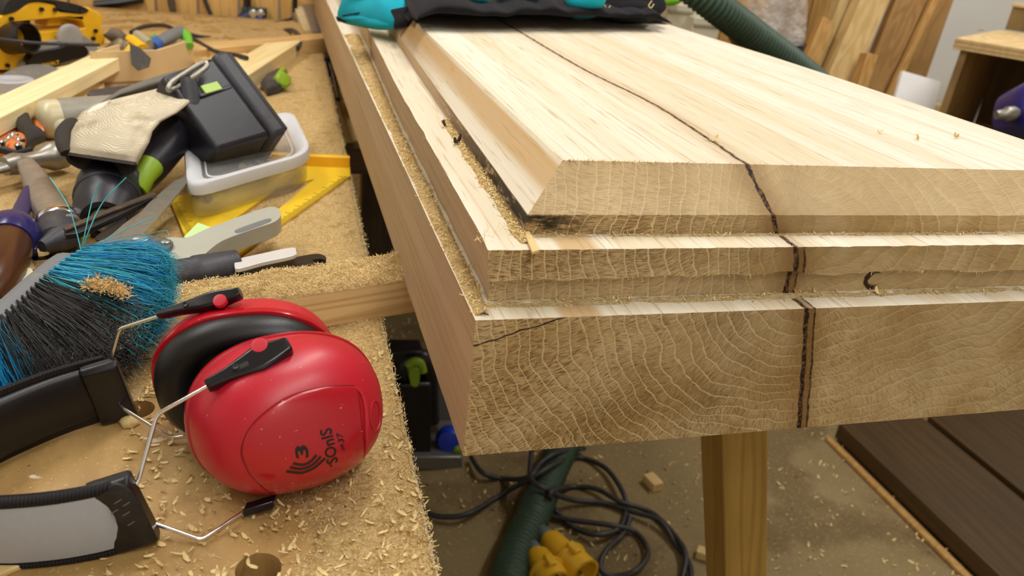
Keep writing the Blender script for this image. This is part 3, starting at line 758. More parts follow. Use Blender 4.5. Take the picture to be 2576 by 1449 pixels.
# headband
hb = cr([(-.206, -.0105, -.0115), (-.224, -.0165, -.0118), (-.250, -.0190, -.012), (-.278, -.0165, -.012), (-.306, -.004, -.012), (-.321, .022, -.012), (-.322, .050, -.012), (-.308, .078, -.012), (-.288, .0975, -.0115), (-.266, .114, -.011), (-.2400, .1275, -.0105)], 6)
def band(off0, off1, h0, h1):
    rings = []; n = len(hb)
    for i, p in enumerate(hb):
        d = (hb[min(i+1, n-1)] - hb[max(i-1, 0)]).normalized(); v = V((d.y*0 - .1, 0, .99)); v = (v - d*d.dot(v)).normalized(); o_ = d.cross(v)  # o_: inward/outward
        if o_.dot(p - V((-.25, .05, -.012))) < 0: o_ = -o_
        k = math.sin(math.pi*min(1, max(0, i/(n-1))))**.35
        rings.append([p + v*a + o_*(b) for a, b in ((h0, off0), (h0*.85, off1), (h1*.85, off1), (h1, off0))])
    return rings
hd = MB().loft(band(-.001, .0045, -.0255, .0255)).build('headband', M['pad_black'], ear, smooth=60)
pad_r = []
n = len(hb)
for i, p in enumerate(hb):
    d = (hb[min(i+1, n-1)] - hb[max(i-1, 0)]).normalized(); v = V((-.1, 0, .99)); v = (v - d*d.dot(v)).normalized(); o_ = d.cross(v)
    if o_.dot(p - V((-.25, .05, -.012))) < 0: o_ = -o_
    k = (.35 + .65*math.sin(math.pi*i/(n-1))**.5)
    pad_r.append([p + v*.021*math.cos(a) - o_*(.001 + .0085*k*max(0, math.sin(a))**.7) for a in [math.pi*j/10 for j in range(11)]])
MB().loft(pad_r).build('inner_pad', M['pad_black'], hd, smooth=60)
refl = []; e0 = []; e1 = []
for i, p in enumerate(hb):
    d = (hb[min(i+1, n-1)] - hb[max(i-1, 0)]).normalized(); v = V((-.1, 0, .99)); v = (v - d*d.dot(v)).normalized(); o_ = d.cross(v)
    if o_.dot(p - V((-.25, .05, -.012))) < 0: o_ = -o_
    refl.append([p + v*(.0205*a) + o_*(.0044 + .0022*(1-a*a)) for a in (-1, -.6, -.2, .2, .6, 1)])
    e0.append(p + v*.0225 + o_*.0022); e1.append(p - v*.0228 + o_*.0022)
MB().loft(refl, closed=False, cap0=False, cap1=False).build('reflective_panel', M['reflective'], hd, smooth=60, label='grey reflective outer panel')
MB().tube(e0, .0034, 10).build('edge_piping', M['rib'], hd); MB().tube(e1, .0030, 10).build('edge_piping', M['rib'], hd)
def endcap(p0, p1, d, th, wdt, flip):
    """block between bottom p0 and top p1, along d"""
    p0, p1 = V(p0), V(p1); v = (p1-p0).normalized(); d = V(d); d = (d - v*v.dot(d)).normalized(); nrm = d.cross(v); L = (p1-p0).length
    c = (p0+p1)/2; R = Matrix((d, v, nrm)).transposed()
    blk = MB(); rings = []
    for x, k in ((-1, .8), (-.8, .97), (0, 1.0), (.75, 1.0), (1, .9)):
        rings.append([c + d*wdt/2*x + v*(L/2*a*(.97 if abs(b) > .9 else 1)) + nrm*(th/2*b*k) for a, b in ((-1, -.5), (-.9, -1), (.9, -1), (1, -.5), (1, .5), (.9, 1), (-.9, 1), (-1, .5))])
    o = blk.loft(rings).build('end_cap', M['black_plastic'], hd, bevel=.001, smooth=40)
    return o, c, d, v, nrm
b0 = pz(352, 1366, ZB+.001); t0 = pz(268, 1208, .0135)
oc, c, d, v, nn = endcap(b0, t0, (b0-t0).cross(V((0, -1, .2))), .0155, .0245, 0)
if nn.dot(CAM - c) < 0: nn = -nn
dd = V((1, .12, 0)).normalized()
el = [(.0078*math.cos(a), .0215*math.sin(a)) for a in [2*math.pi*i/28 for i in range(28)]]
bc = pl(322, 1283, c + nn*.0082, nn)
MB().loft([[bc + d*x*k + v*y*k + nn*h for x, y in el] for k, h in ((1, 0), (.98, .0014), (.9, .002), (.01, .0022))]).build('badge', M['black_rubber'], oc)
for px, py in ((296, 1262), (318, 1268), (288, 1287), (318, 1292), (330, 1317)):
    q = pl(px, py, c + nn*.0104, nn); MB().box(q, (.0045, .0005, .0003), frame(v.cross(nn)*.94 + v*.3, z=nn)).build('embossed_line', M['grey_plastic'], oc)
b1 = pz(302, 1052, ZB+.002); t1_ = pz(245, 915, .0145)
endcap(b1, t1_, (1, .2, 0), .013, .0245, 0)

# ------------------------------------------------------------------ brush
M['blue_bristle'] = plain('blue_bristle', '1592c6', .5, var=.35, scale=50, bump=0)
M['teal_bristle'] = plain('teal_bristle', '3aa9b6', .6, var=.35, scale=60, bump=0)
M['black_bristle'] = plain('black_bristle', '2f2d2c', .45, var=.45, scale=60, bump=0)
M['fluff'] = plain('fluff', '8a8478', .9, var=.6, scale=140, bump=0)
br = thing('hand_brush', 'grey hand brush with blue and black bristles on the cross timber', 'brush', (-.3, .25, 0))
bk = [(205, 622, .034), (150, 652, .034), (90, 700, .034), (40, 745, .034), (-20, 800, .034), (-90, 870, .034)]
bp = cr([pz(*p) for p in bk], 6)
rings = []
for i, p in enumerate(bp):
    t = i/(len(bp)-1); d = (bp[min(i+1, len(bp)-1)] - bp[max(i-1, 0)]).normalized(); s_ = d.cross(V((0, 0, 1))).normalized(); k = min(1, .25 + t*5) if t < .15 else 1
    hw, hh = .0075*k, .014*k
    rings.append([p + s_*x*hw + V((0, 0, y*hh - .012)) for x, y in ((-1, -.9), (-.7, -1), (.7, -1), (1, -.9), (1, .9), (.7, 1), (-.7, 1), (-1, .9))])
MB().loft(rings).build('brush_back', M['grey_plastic'], br, bevel=.0012, smooth=40)
tips = cr([pz(x, y, z) for x, y, z in ((415, 648, .046), (424, 680, .040), (418, 740, .026), (385, 800, .012), (320, 880, 0), (230, 930, -.012), (120, 975, -.018), (30, 1010, -.02), (-40, 1070, -.02))], 8)
def at(path, t): f = t*(len(path)-1); i = min(int(f), len(path)-2); return path[i].lerp(path[i+1], f-i)
def bristles(n, lo, hi, mat, name, wob, frayed, r=.00028, tuft=10, lenr=(.9, 1.03), dark=None, z0=0.0):
    mb = MB()
    for _ in range(n):
        t = rnd.uniform(lo, hi); tq = (round(t*tuft*2.2 - .5) + .5)/(tuft*2.2); lay = rnd.randint(0, 4)/4.0 + rnd.uniform(-.06, .06)
        b = at(bp, min(1, max(0, tq + rnd.gauss(0, .004)))) + V((0, 0, -.026 + .028*lay)) + V((.006, -.003, 0))
        e = at(tips, min(1, max(0, t + rnd.gauss(0, wob)))); L = rnd.uniform(*lenr)
        spread = V((rnd.gauss(0, 1), rnd.gauss(0, 1), rnd.gauss(0, 1)))*.003
        e = b + (e + V((0, 0, -.022 + .026*lay)) - b)*L + spread
        m = b.lerp(e, .55) + spread*.5 + V((0, 0, .002)); q = b.lerp(e, .85) + spread*1.0
        if frayed: e = e + V((rnd.gauss(0, 1), rnd.gauss(0, 1), rnd.gauss(0, 1)))*.004*frayed
        if b.z < -9: continue
        mb.tube([b, m, q, e], [r, r, r*.9, r*.5], 3, caps=False)
    return mb.build(name, mat, br, kind='stuff', smooth=180)
bristles(2600, .0, .36, M['blue_bristle'], 'blue_bristles', .03, .25)
bristles(1500, .0, .42, M['teal_bristle'], 'blue_bristles', .035, .8, lenr=(.8, 1.08))
bristles(2600, .36, .86, M['black_bristle'], 'black_bristles', .02, .5, .0003)
bristles(900, .80, 1.0, M['blue_bristle'], 'blue_bristles', .02, .5)
fl = MB()
for _ in range(9500):
    t = rnd.uniform(.36, .86); u = rnd.betavariate(5, 1.5)
    b = at(bp, t) ; e = at(tips, t + rnd.gauss(0, .02)); p = b.lerp(e, u) + V((rnd.gauss(0, .002), rnd.gauss(0, .002), rnd.uniform(-.02, .012)*u))
    d = V((rnd.gauss(0, 1), rnd.gauss(0, 1), rnd.gauss(0, 1)))
    strip_curl(fl, p, d, (rnd.random(), rnd.random(), 1), rnd.uniform(.002, .006), .0003, rnd.uniform(-2, 2), 1, 2)
fl.build('dust_fluff', M['fluff'], br, kind='stuff', smooth=0)
tf = MB()
for _ in range(5200):
    t = rnd.uniform(.0, .46); u = rnd.betavariate(7, 1.2)*1.03
    p = at(bp, min(1, t*.9)).lerp(at(tips, min(1, max(0, t + rnd.gauss(0, .02)))), u) + V((rnd.gauss(0, .002), rnd.gauss(0, .002), rnd.uniform(-.02, .010)*u))
    strip_curl(tf, p, (rnd.gauss(.5, 1), rnd.gauss(0, 1), rnd.gauss(0, 1)), (rnd.random(), rnd.random(), 1), rnd.uniform(.002, .007), .00035, rnd.uniform(-1.5, 1.5), 1, 2)
tf.build('frayed_tips', M['teal_bristle'], br, kind='stuff', smooth=0)
cl = MB()
for _ in range(900):
    q = rnd.random(); p = pz(222 + 95*q + rnd.gauss(0, 9), 716 + 26*q + rnd.gauss(0, 10) - 12*math.sin(q*3), .038 + rnd.uniform(-.006, .005))
    strip_curl(cl, p, (rnd.gauss(0, 1), rnd.gauss(0, 1), rnd.gauss(0, .3)), (rnd.gauss(0, .6), rnd.gauss(0, .6), 1), rnd.uniform(.0015, .006), .0009, rnd.uniform(-1, 2), 1, 2)
cl.build('sawdust_clump', plain('clump', 'cda869', .8, var=.35, scale=120), br, kind='stuff', smooth=0)
for pts in (((203, 640, .03), (215, 580, .05), (232, 505, .07), (250, 458, .085)), ((205, 640, .03), (222, 585, .05), (258, 510, .07), (318, 446, .09)), ((205, 635, .03), (190, 575, .045), (170, 515, .06), (125, 446, .07)), ((202, 640, .035), (260, 606, .04), (320, 575, .045), (392, 545, .05)), ((210, 655, .035), (280, 630, .037), (330, 618, .037), (372, 598, .036))):
    MB().tube(cr([pz(*p) for p in pts], 5), .0005, 5).build('stray_bristle', M['teal_bristle'], br)

# ------------------------------------------------------------------ tools on the left bench
def plate(px, z, th, mat, name, parent=None, holes=(), bevel=.0008, dirv=None, **kw):
    """outline on the horizontal plane z, extruded down by th"""
    return MB().prism([pz(x, y, z) for x, y in px], (0, 0, -th), [[pz(x, y, z) for x, y in h] for h in holes]).build(name, mat, parent, bevel=bevel, **kw)
def vplate(px, p0, n, th, mat, name, parent=None, holes=(), bevel=.0015, **kw):
    """outline on the upright plane through p0 with normal n (facing us), extruded away from us"""
    n = V(n).normalized()
    return MB().prism([pl(x, y, p0, n) for x, y in px], -n*th, [[pl(x, y, p0, n) for x, y in h] for h in holes]).build(name, mat, parent, bevel=bevel, **kw)
def rpath(px, n=6, closed=True): return [(p.x, p.y) for p in cr([(x, y, 0) for x, y in px], n, closed)]

# black tube tool with steel blade
kn = thing('pocket_tool', 'dark tube handled tool with polished blade and black hooked arm', 'tool', (-.16, .36, ZB))
a, b = pz(395, 697, -.006), pz(600, 668, -.006)
dk = (b-a).normalized()
MB().loft([[a + dk*(b-a).length*t + V((0, 0, .0155*k*math.sin(q))) + dk.cross(V((0, 0, 1)))*(.0185*k*math.cos(q)) for q in [2*math.pi*i/20 for i in range(20)]] for t, k in ((-.3, .8), (0, .85), (.42, .9), (.46, .98), (.55, 1), (.985, 1), (1, .96))]).build('handle', M['navy_dusty'], kn, smooth=40)
plate(rpath([(590, 668), (598, 652), (660, 637), (735, 622), (745, 632), (738, 643), (660, 660), (600, 676)], 3), .004, .004, plain('polished_blade', 'e2e2e2', .3, .25, .05), 'blade', kn)
plate(rpath([(590, 692), (602, 672), (700, 655), (790, 638), (818, 644), (818, 652), (800, 650), (786, 655), (788, 662), (700, 682), (600, 702)], 3), -.006, .009, M['black_plastic'], 'hooked_arm', kn)
# pale grey snips
M['pale_plastic'] = plain('pale_plastic', 'adada0', .45, var=.06, dust=.12)
sn = thing('snips', 'pale grey plastic handled snips lying across the yellow square', 'snips', (-.2, .45, ZB))
plate(rpath([(385, 628), (420, 598), (470, 597), (520, 575), (600, 545), (668, 522), (697, 522), (707, 540), (690, 558), (640, 575), (560, 605), (520, 635), (500, 655), (440, 650), (400, 645)], 4), .006, .018, M['pale_plastic'], 'handle', sn, bevel=.004)
plate(rpath([(592, 578), (640, 560), (676, 549), (680, 556), (640, 572), (600, 585)], 3), .0066, .002, M['grey_plastic'], 'grip_slot', sn, bevel=.0005)
plate(rpath([(340, 600), (370, 590), (430, 603), (432, 618), (415, 625), (365, 618)], 3), .010, .006, plain('pivot_grey', '5c574c', .5, .3, dust=.3), 'pivot_plate', sn)
MB().lathe(pz(416, 611, .010), (0, 0, 1), [(.0045, 0), (.0045, .0015), (.003, .0025), (.0001, .0027)], 16).build('rivet', M['worn_steel'], sn)
MB().lathe(pz(352, 607, .008), (0, 0, 1), [(.009, -.004), (.009, .003), (.006, .005), (.0001, .0052)], 20).build('pivot_bolt', M['worn_steel'], sn)
plate([(372, 628), (392, 660), (330, 668), (270, 660), (300, 640)], .004, .004, M['worn_steel'], 'jaw', sn)
# green paper
one(MB().prism([pz(x, y, ZB + .021) for x, y in ((498, 560), (545, 577), (500, 606), (462, 596))], (0, 0, -.002)), 'paper_slip', plain('paper_green', 'c6e89a', .7, var=.04), 'pale green paper slip between the snips and the yellow square', 'paper')
# yellow square
sq = thing('speed_square', 'yellow triangular carpenter square under the plastic box', 'square', (-.13, .6, ZB))
plate([(425, 498), (800, 400), (880, 408), (882, 442), (600, 640), (510, 656), (470, 605)], ZB+.006, .004, M['yellow_rule'], 'blade', sq, holes=[[(575, 560), (700, 470), (790, 450), (640, 575), (585, 612)]])
fa, fb = pz(790, 408, ZB+.01), pz(880, 412, ZB+.01)
bar(fa - (fb-fa)*2.2, fb, .012, .022).build('fence', M['yellow'], sq, bevel=.001)
tk = MB()
def ticks(p, q, n, inw, L):
    p, q = V(p), V(q); inw = V(inw).normalized(); d = (q-p).normalized()
    for i in range(n):
        c = p.lerp(q, (i+.5)/n); l = L*(1.8 if i % 8 == 0 else 1.3 if i % 4 == 0 else 1)
        tk.box(c + inw*l/2, (l, .0007, .0003), frame(inw, z=(0, 0, 1)))
zt = ZB + .0061
ticks(pz(428, 510, zt), pz(508, 652, zt), 44, (1, .3, 0), .007); ticks(pz(602, 638, zt), pz(880, 444, zt), 90, (-1, .3, 0), .008)
tk.build('scale_marks', M['ink'], sq, kind='stuff', smooth=0)
# steel sliding bevel and loose blade
bv = thing('angle_gauge', 'worn steel angle gauge with a pointed blade between brush and plastic box', 'gauge', (-.28, .45, ZB))
plate([(472, 440), (478, 447), (420, 520), (340, 612), (310, 640), (262, 648), (300, 600), (372, 512), (438, 455)], .012, .003, M['worn_steel'], 'blade', bv, bevel=.0004)
plate([(392, 505), (402, 512), (330, 580), (255, 640), (200, 660), (180, 655), (260, 598)], .007, .012, M['worn_steel'], 'stock', bv)
plate(rpath([(240, 596), (300, 552), (318, 548), (312, 560), (262, 600)], 3), .0078, .002, M['black_plastic'], 'slot', bv, bevel=.0004)
cs_ = thing('hacksaw_blade', 'thin dark straight blade pointing at the plastic box from behind the brush', 'blade', (-.28, .48, ZB))
plate([(158, 572), (165, 578), (270, 535), (394, 488), (386, 482), (280, 522)], .016, .0025, plain('dark_steel', '5b5146', .4, .6, dust=.3), 'blade', cs_, bevel=.0003)
plate([(160, 578), (300, 525), (385, 490), (380, 500), (300, 540), (200, 585), (165, 590)], .013, .006, M['black_plastic'], 'back', cs_)
pn = thing('driver_bit_holder', 'stubby dark rod with a green tip lying behind the brush', 'bit holder', (-.3, .44, ZB))
a, b = pz(146, 604, ZB+.02), pz(208, 580, ZB+.02); d = b-a
MB().lathe(a, d, [(.006, -.02), (.013, 0), (.013, d.length*.5), (.009, d.length*.55), (.009, d.length*.7)], 16).build('barrel', M['navy_dusty'], pn)
MB().lathe(a, d, [(.0105, d.length*.62), (.0105, d.length*1.0), (.007, d.length*1.04)], 14).build('tip', M['lime'], pn, label='green tip')
# chrome nuts
for k, (px, py, r, lb) in enumerate(((103, 636, .0105, 'large chrome bolt head behind the grey brush back'), (73, 675, .007, 'small chrome bolt tucked under the brush back'), (45, 668, .008, 'dull steel hex bolt below the wooden handle'))):
    c = pz(px, py, ZB + .008); mb = MB()
    mb.lathe(c - V((0, 0, .004)), (0, 0, 1), [(r, -.004), (r, 0)], 24); mb.lathe(c, (0, 0, 1), [(r*.92, 0), (r*.92, .005), (r*.7, .008), (.0001, .0085)], 6 if k != 0 else 12)
    one(mb, 'bolt', M['chrome'], lb, 'bolt', smooth=25)
# second pale handle at the left edge
one(MB().prism([pz(x, y, ZB+.02) for x, y in rpath([(-30, 700), (20, 690), (70, 672), (85, 690), (60, 720), (20, 745), (-40, 770)], 3)], (0, 0, -.016)), 'plastic_clamp', plain('cream_plastic', 'd8d6bd', .45, var=.06), 'cream plastic clamp poking out beneath the brush back at the left edge', 'clamp', bevel=.004)
# chisel with blue ferrule
ch = thing('chisel', 'brown wooden handled chisel with a blue ferrule at the left edge', 'chisel', (-.4, .45, ZB))
a, b = pz(-10, 690, ZB+.022), pz(30, 590, ZB+.022); d = (b-a).normalized(); L = (b-a).length
MB().lathe(a, d, [(.012, -.05), (.02, -.03), (.024, 0), (.0235, L*.5), (.021, L*.82)], 24).build('handle', wood('dark_handle', '58341f', '3a2012', tuple(d), 40, .05, .3), ch, smooth=60)
MB().lathe(a, d, [(.0235, L*.72), (.026, L*.80), (.0265, L*1.0), (.024, L*1.1), (.016, L*1.2), (.012, L*1.3)], 24).build('ferrule', plain('blue_ferrule', '26245e', .25, var=.1), ch, smooth=60, label='shiny blue ferrule')
MB().lathe(a, d, [(.011, L*1.25), (.009, L*1.6), (.007, L*2.4)], 12).build('shank', plain('purple_shank', '2c2658', .4), ch)
# claw hammer
hm = thing('claw_hammer', 'worn steel claw hammer lying on the bench by the glove cuff', 'hammer', (-.42, .6, ZB))
a, b = pz(158, 388, ZB+.024), pz(10, 418, ZB+.026); d = (b-a).normalized(); L = (b-a).length
MB().lathe(a, d, [(.0165, -.002), (.0185, .001), (.0185, .018), (.0165, .022), (.011, .034), (.0105, .05), (.013, .062), (.014, L*.8), (.012, L)], 24).build('head', M['worn_steel'], hm, smooth=50)
cp = [b - d*.01, b + d*.03 + V((0, 0, -.002)), b + d*.06 + V((0, 0, -.008)), b + d*.085 + V((0, 0, -.02))]
for s_ in (-1, 1):
    sd_ = d.cross(V((0, 0, 1)))*.0075*s_
    MB().tube([p + sd_*(.4 + i*.4) for i, p in enumerate(cp)], [.0085, .0075, .006, .003], 10, flat=.7).build('claw', M['worn_steel'], hm)
hp = [pz(*p) for p in ((66, 412, ZB+.028), (92, 455, ZB+.022), (118, 510, ZB+.019), (150, 555, ZB+.018), (165, 575, ZB+.018))]
MB().tube(cr(hp, 6), [.0105 + .009*min(1, i/12) for i in range(25)], 18, flat=.72).build('handle', plain('worn_handle', '95897a', .42, .35, var=.3, scale=70, dust=.45, dustc='8a6f42'), hm, smooth=60)
a, b = pz(150, 548, ZB+.018), pz(150, 605, ZB+.016)
rr = lambda c, k: [c + V((1, .12, 0)).normalized()*(.0225*k*math.cos(q)) + V((0, 0, .0165*k*math.sin(q))) for q in [2*math.pi*i/20 for i in range(20)]]
MB().loft([rr(a, .96), rr(a.lerp(b, .06), 1.02), rr(a.lerp(b, .2), 1.02), rr(a.lerp(b, .24), .95)]).build('collar', M['chrome'], hm, smooth=40)
MB().loft([rr(a.lerp(b, .22), .95), rr(a.lerp(b, .7), .98), rr(a.lerp(b, .95), .9), rr(b, .6)]).build('grip', M['navy_dusty'], hm, smooth=50)
# orange leather tool holder
M['orange'] = plain('orange_leather', 'd9742c', .45, var=.2, scale=30, dust=.1)
lt = thing('tool_holder', 'orange leather tool holder with black strap and riveted buckle at the left edge', 'tool holder', (-.48, .8, ZB))
MB().pillow([pz(x, y, ZB+.012) for x, y in rpath([(-60, 330), (-10, 305), (42, 300), (60, 340), (68, 372), (30, 385), (-20, 395), (-70, 400)], 3)], (0, 0, .012), .010, 5).build('pouch', M['orange'], lt, smooth=60)
MB().pillow([pz(x, y, ZB+.03) for x, y in rpath([(18, 350), (45, 335), (66, 345), (68, 365), (45, 378), (20, 372)], 3)], (0, 0, .006), .004, 4).build('buckle_tab', M['orange'], lt, smooth=60)
MB().pillow([pz(x, y, ZB+.03) for x, y in ((60, 268), (72, 285), (85, 325), (116, 340), (88, 352), (70, 378), (62, 345), (44, 325), (38, 302))], (0, 0, .010), .01, 4, nz=.002, nsc=60).build('strap', M['black_rubber'], lt, smooth=50)
MB().tube([pz(x, y, ZB+.032) for x, y in ((-40, 375), (10, 378), (45, 388), (75, 378))], .005, 8).build('strap_cord', M['black_rubber'], lt)
MB().pillow([pz(x, y, ZB+.02) for x, y in ((78, 297), (105, 283), (112, 330), (92, 330))], (0, 0, .006), .01, 4).build('flap', M['orange'], lt)
for px, py in ((50, 352), (25, 348), (35, 340), (8, 358), (48, 366)):
    MB().lathe(pz(px, py, ZB+.036), (0, 0, 1), [(.006, -.004), (.006, .002), (.0045, .003), (.003, .001)], 16).build('eyelet', M['chrome'], lt)
# clear torch
tc = thing('torch', 'pale cylindrical torch with grey label under the glove', 'torch', (-.4, .85, ZB))
a, b = pz(108, 302, ZB+.028), pz(330, 285, ZB+.028); d = (b-a).normalized(); L = (b-a).length
MB().lathe(a, d, [(.02, -.006), (.027, 0), (.029, .008), (.029, L), (.02, L+.003)], 28).build('body', plain('torch_body', 'c9bd98', .3, var=.08, dust=.15), tc, smooth=50)
MB().lathe(a, d, [(.0293, .022), (.0297, .024), (.0297, L*.85), (.0293, L*.86)], 28).build('label_band', plain('torch_label', '8f8a7c', .4, var=.25, scale=60), tc)
MB().lathe(pz(158, 318, ZB+.055), V((-.1, -.8, .5)), [(.009, 0), (.009, .004), (.006, .006), (.0001, .0065)], 18).build('switch', plain('switch_white', 'b9b39c', .5), tc)
# ------------------------------------------------------------------ plastic box
def clear_mat(name, c, tr, rough, al=1.0):
    g = G(name); col = g.mix(g.noise(g.P, 30, 3), lin(c), lin('cfd2d2'))
    return g.out(col, rough, 0, .5, Transmission_Weight=tr, IOR=1.2, Alpha=al)
M['cloudy'] = clear_mat('cloudy_plastic', 'e0e2e2', .5, .3, .28); M['lid'] = clear_mat('lid_plastic', 'd9dbe1', .15, .4)
bx_ = thing('plastic_box', 'translucent plastic food box with a white lid full of small fixings', 'box', (-.15, .68, ZB))
c00, c10, c11, c01 = pz(470, 488, ZB+.045), pz(790, 395, ZB+.045), pz(735, 282, ZB+.045), pz(462, 372, ZB+.045)
def rrect(z, k, rad=.22, seg=8):
    cs = [c00, c10, c11, c01]; ce = sum(cs, V())/4; out = []
    for i in range(4):
        p, a_, b_ = cs[i], cs[i-1], cs[(i+1) % 4]
        s0, s1 = p.lerp(a_, rad), p.lerp(b_, rad)
        for t in range(seg+1):
            t /= seg; q = (s0*(1-t) + p*t)*(1-t) + (p*(1-t) + s1*t)*t
            q = ce + (q - ce)*k; out.append(V((q.x, q.y, ZB+z)))
    return out
MB().loft([rrect(.0045, .92), rrect(.0075, .95), rrect(.040, .965), rrect(.044, .965), rrect(.044, .945), rrect(.040, .94), rrect(.010, .88), rrect(.008, .85)]).build('tub', M['cloudy'], bx_, smooth=50)
MB().loft([rrect(.038, .955), rrect(.037, 1.0), rrect(.047, 1.0), rrect(.051, .985), rrect(.0525, .94), rrect(.0515, .90), rrect(.0465, .80), rrect(.0435, .77)], False, False).build('lid', M['lid'], bx_, smooth=50)
MB().loft([rrect(.0435, .77), rrect(.0432, .4), rrect(.0432, .02)], False, False).build('lid_window', clear_mat('clear_window', 'e6eaec', .4, .2, .3), bx_)
MB().loft([rrect(.0436, .72), rrect(.0446, .715), rrect(.0446, .70), rrect(.0436, .695)], False, False).build('lid_ridge', M['lid'], bx_)
ce_ = (c00+c11)/2
for k in range(26):
    p = ce_.lerp(rrect(.02, .7)[rnd.randrange(36)], rnd.random()**.6); s_ = rnd.uniform(.006, .014)
    o = MB().lathe(V((p.x, p.y, ZB + rnd.uniform(.012, .03))), (rnd.gauss(0, 1), rnd.gauss(0, 1), rnd.gauss(0, .3)), [(s_*.45, 0), (s_*.45, s_*.3), (s_*.22, s_*.35), (s_*.2, s_*2.2)], 8)
    one(o, 'screw', (M['worn_steel'], plain('brass', 'b08a4c', .4, .5) if k == 1 else M['worn_steel'], M['grey_plastic'])[k % 3], 'small metal fixing inside the cloudy plastic box', 'screw', 'fixings in the plastic box', smooth=30)

# ------------------------------------------------------------------ cordless driver and glove
dr = thing('cordless_driver', 'black and green cordless driver with its battery propped on the plastic box lid', 'drill', (-.24, .6, ZB))
fw = -(RM @ V((0, 0, 1)))                       # viewing axis, only used to place the tool in depth
def dep(px, py, dd): return CAM + ray(px, py) * dd
Bc = dep(538, 298, 1.06); Hd = dep(282, 492, .93)
h = (Hd - Bc).normalized()
e = (dep(705, 330, 1.07) - dep(556, 132, 1.07)).normalized(); h = (h - e*e.dot(h)).normalized()
t = h.cross(e).normalized()
if t.dot(CAM - Bc) < 0: t = -t
def rbox(c, a, b, d, la, lb, ld, name, mat, parent, bevel=.006, taper=1.0):
    r = []
    for k, s in ((-1, 1), (1, taper)): r.append([c + a*la/2*k + b*lb/2*x*s + d*ld/2*y*s for x, y in ((-1, -1), (1, -1), (1, 1), (-1, 1))])
    return MB().loft(r).build(name, mat, parent, bevel=bevel, smooth=35)
half = ((dep(705, 330, 1.06) - dep(556, 132, 1.06)).length)*1.05
base = rbox(Bc - h*.044, -h, e, t, .026, half*1.0, .082, 'battery_base', M['navy_dusty'], dr, .007)
rbox(Bc - h*.0585, -h, e, t, .006, half*.93, .074, 'base_plate', M['black_rubber'], base, .002)
bat = rbox(Bc + h*.010, h, e, t, .084, half*.95, .078, 'battery', M['navy_plastic'], dr, .007, .9)
MB().box(pl(531, 222, Bc + t*.0385, t), (.026, .0125, .005), frame(-h, z=t)).build('button', plain('lime_button', 'b4d86a', .5), bat, bevel=.001, label='pale green release button')
MB().box(Bc + t*.0375 + e*half*-.12 + h*.0, (.006, .05, .004), frame(e, z=t)).build('battery_rib', M['navy_plastic'], bat, bevel=.0015)
hp = [Bc + h*.03, dep(470, 300, 1.05), dep(420, 360, 1.02), dep(360, 425, .98), dep(300, 470, .94)]
MB().tube(cr(hp, 8), [.030, .029, .028] + [.0275]*27 + [.03]*3, 22, flat=.9, up=t).build('handle', M['navy_plastic'], dr, smooth=60)
MB().tube([dep(x, y, d_) for x, y, d_ in ((378, 416, .962), (362, 440, .95), (338, 472, .942))], [.016, .0135, .0165], 18, up=t).build('trigger_collar', M['lime'], dr, bevel=.001, smooth=50, label='lime green collar')
ha, hb_ = dep(280, 440, .955), dep(262, 555, .875); hx = (hb_ - ha).normalized(); HL = (hb_-ha).length
MB().lathe(ha, hx, [(.012, -.012), (.026, -.008), (.032, .006), (.0345, .03), (.035, HL*.55), (.0335, HL*.6), (.0335, HL*.75), (.032, HL*.8), (.028, HL*.9), (.024, HL), (.018, HL*1.005), (.016, HL*.93), (.0001, HL*.93)], 36).build('motor_head', M['navy_plastic'], dr, smooth=40)
MB().lathe(ha, hx, [(.0345, HL*.5), (.0356, HL*.52), (.0356, HL*.56), (.0345, HL*.58)], 36).build('grip_ring', M['black_rubber'], dr)
MB().lathe(ha, hx, [(.0142, HL*.93), (.0142, HL*1.01), (.010, HL*1.02), (.009, HL*.96), (.0001, HL*.96)], 24).build('chuck', M['worn_steel'], dr)
ck = cr([dep(x, y, d_ - .035) for x, y, d_ in ((440, 222, 1.04), (424, 226, 1.03), (432, 208, 1.035), (470, 182, 1.05), (512, 158, 1.06), (520, 166, 1.06), (500, 185, 1.05), (470, 205, 1.045), (440, 222, 1.04))], 5)
MB().tube(ck, .0035, 10).build('belt_clip', M['worn_steel'], dr)
MB().tube([dep(472, 195, 1.01), dep(480, 235, 1.01), dep(484, 275, 1.01), dep(490, 318, 1.01)], [.010, .011, .009, .005], 10, flat=.4).build('clip_mount', M['navy_dusty'], dr)

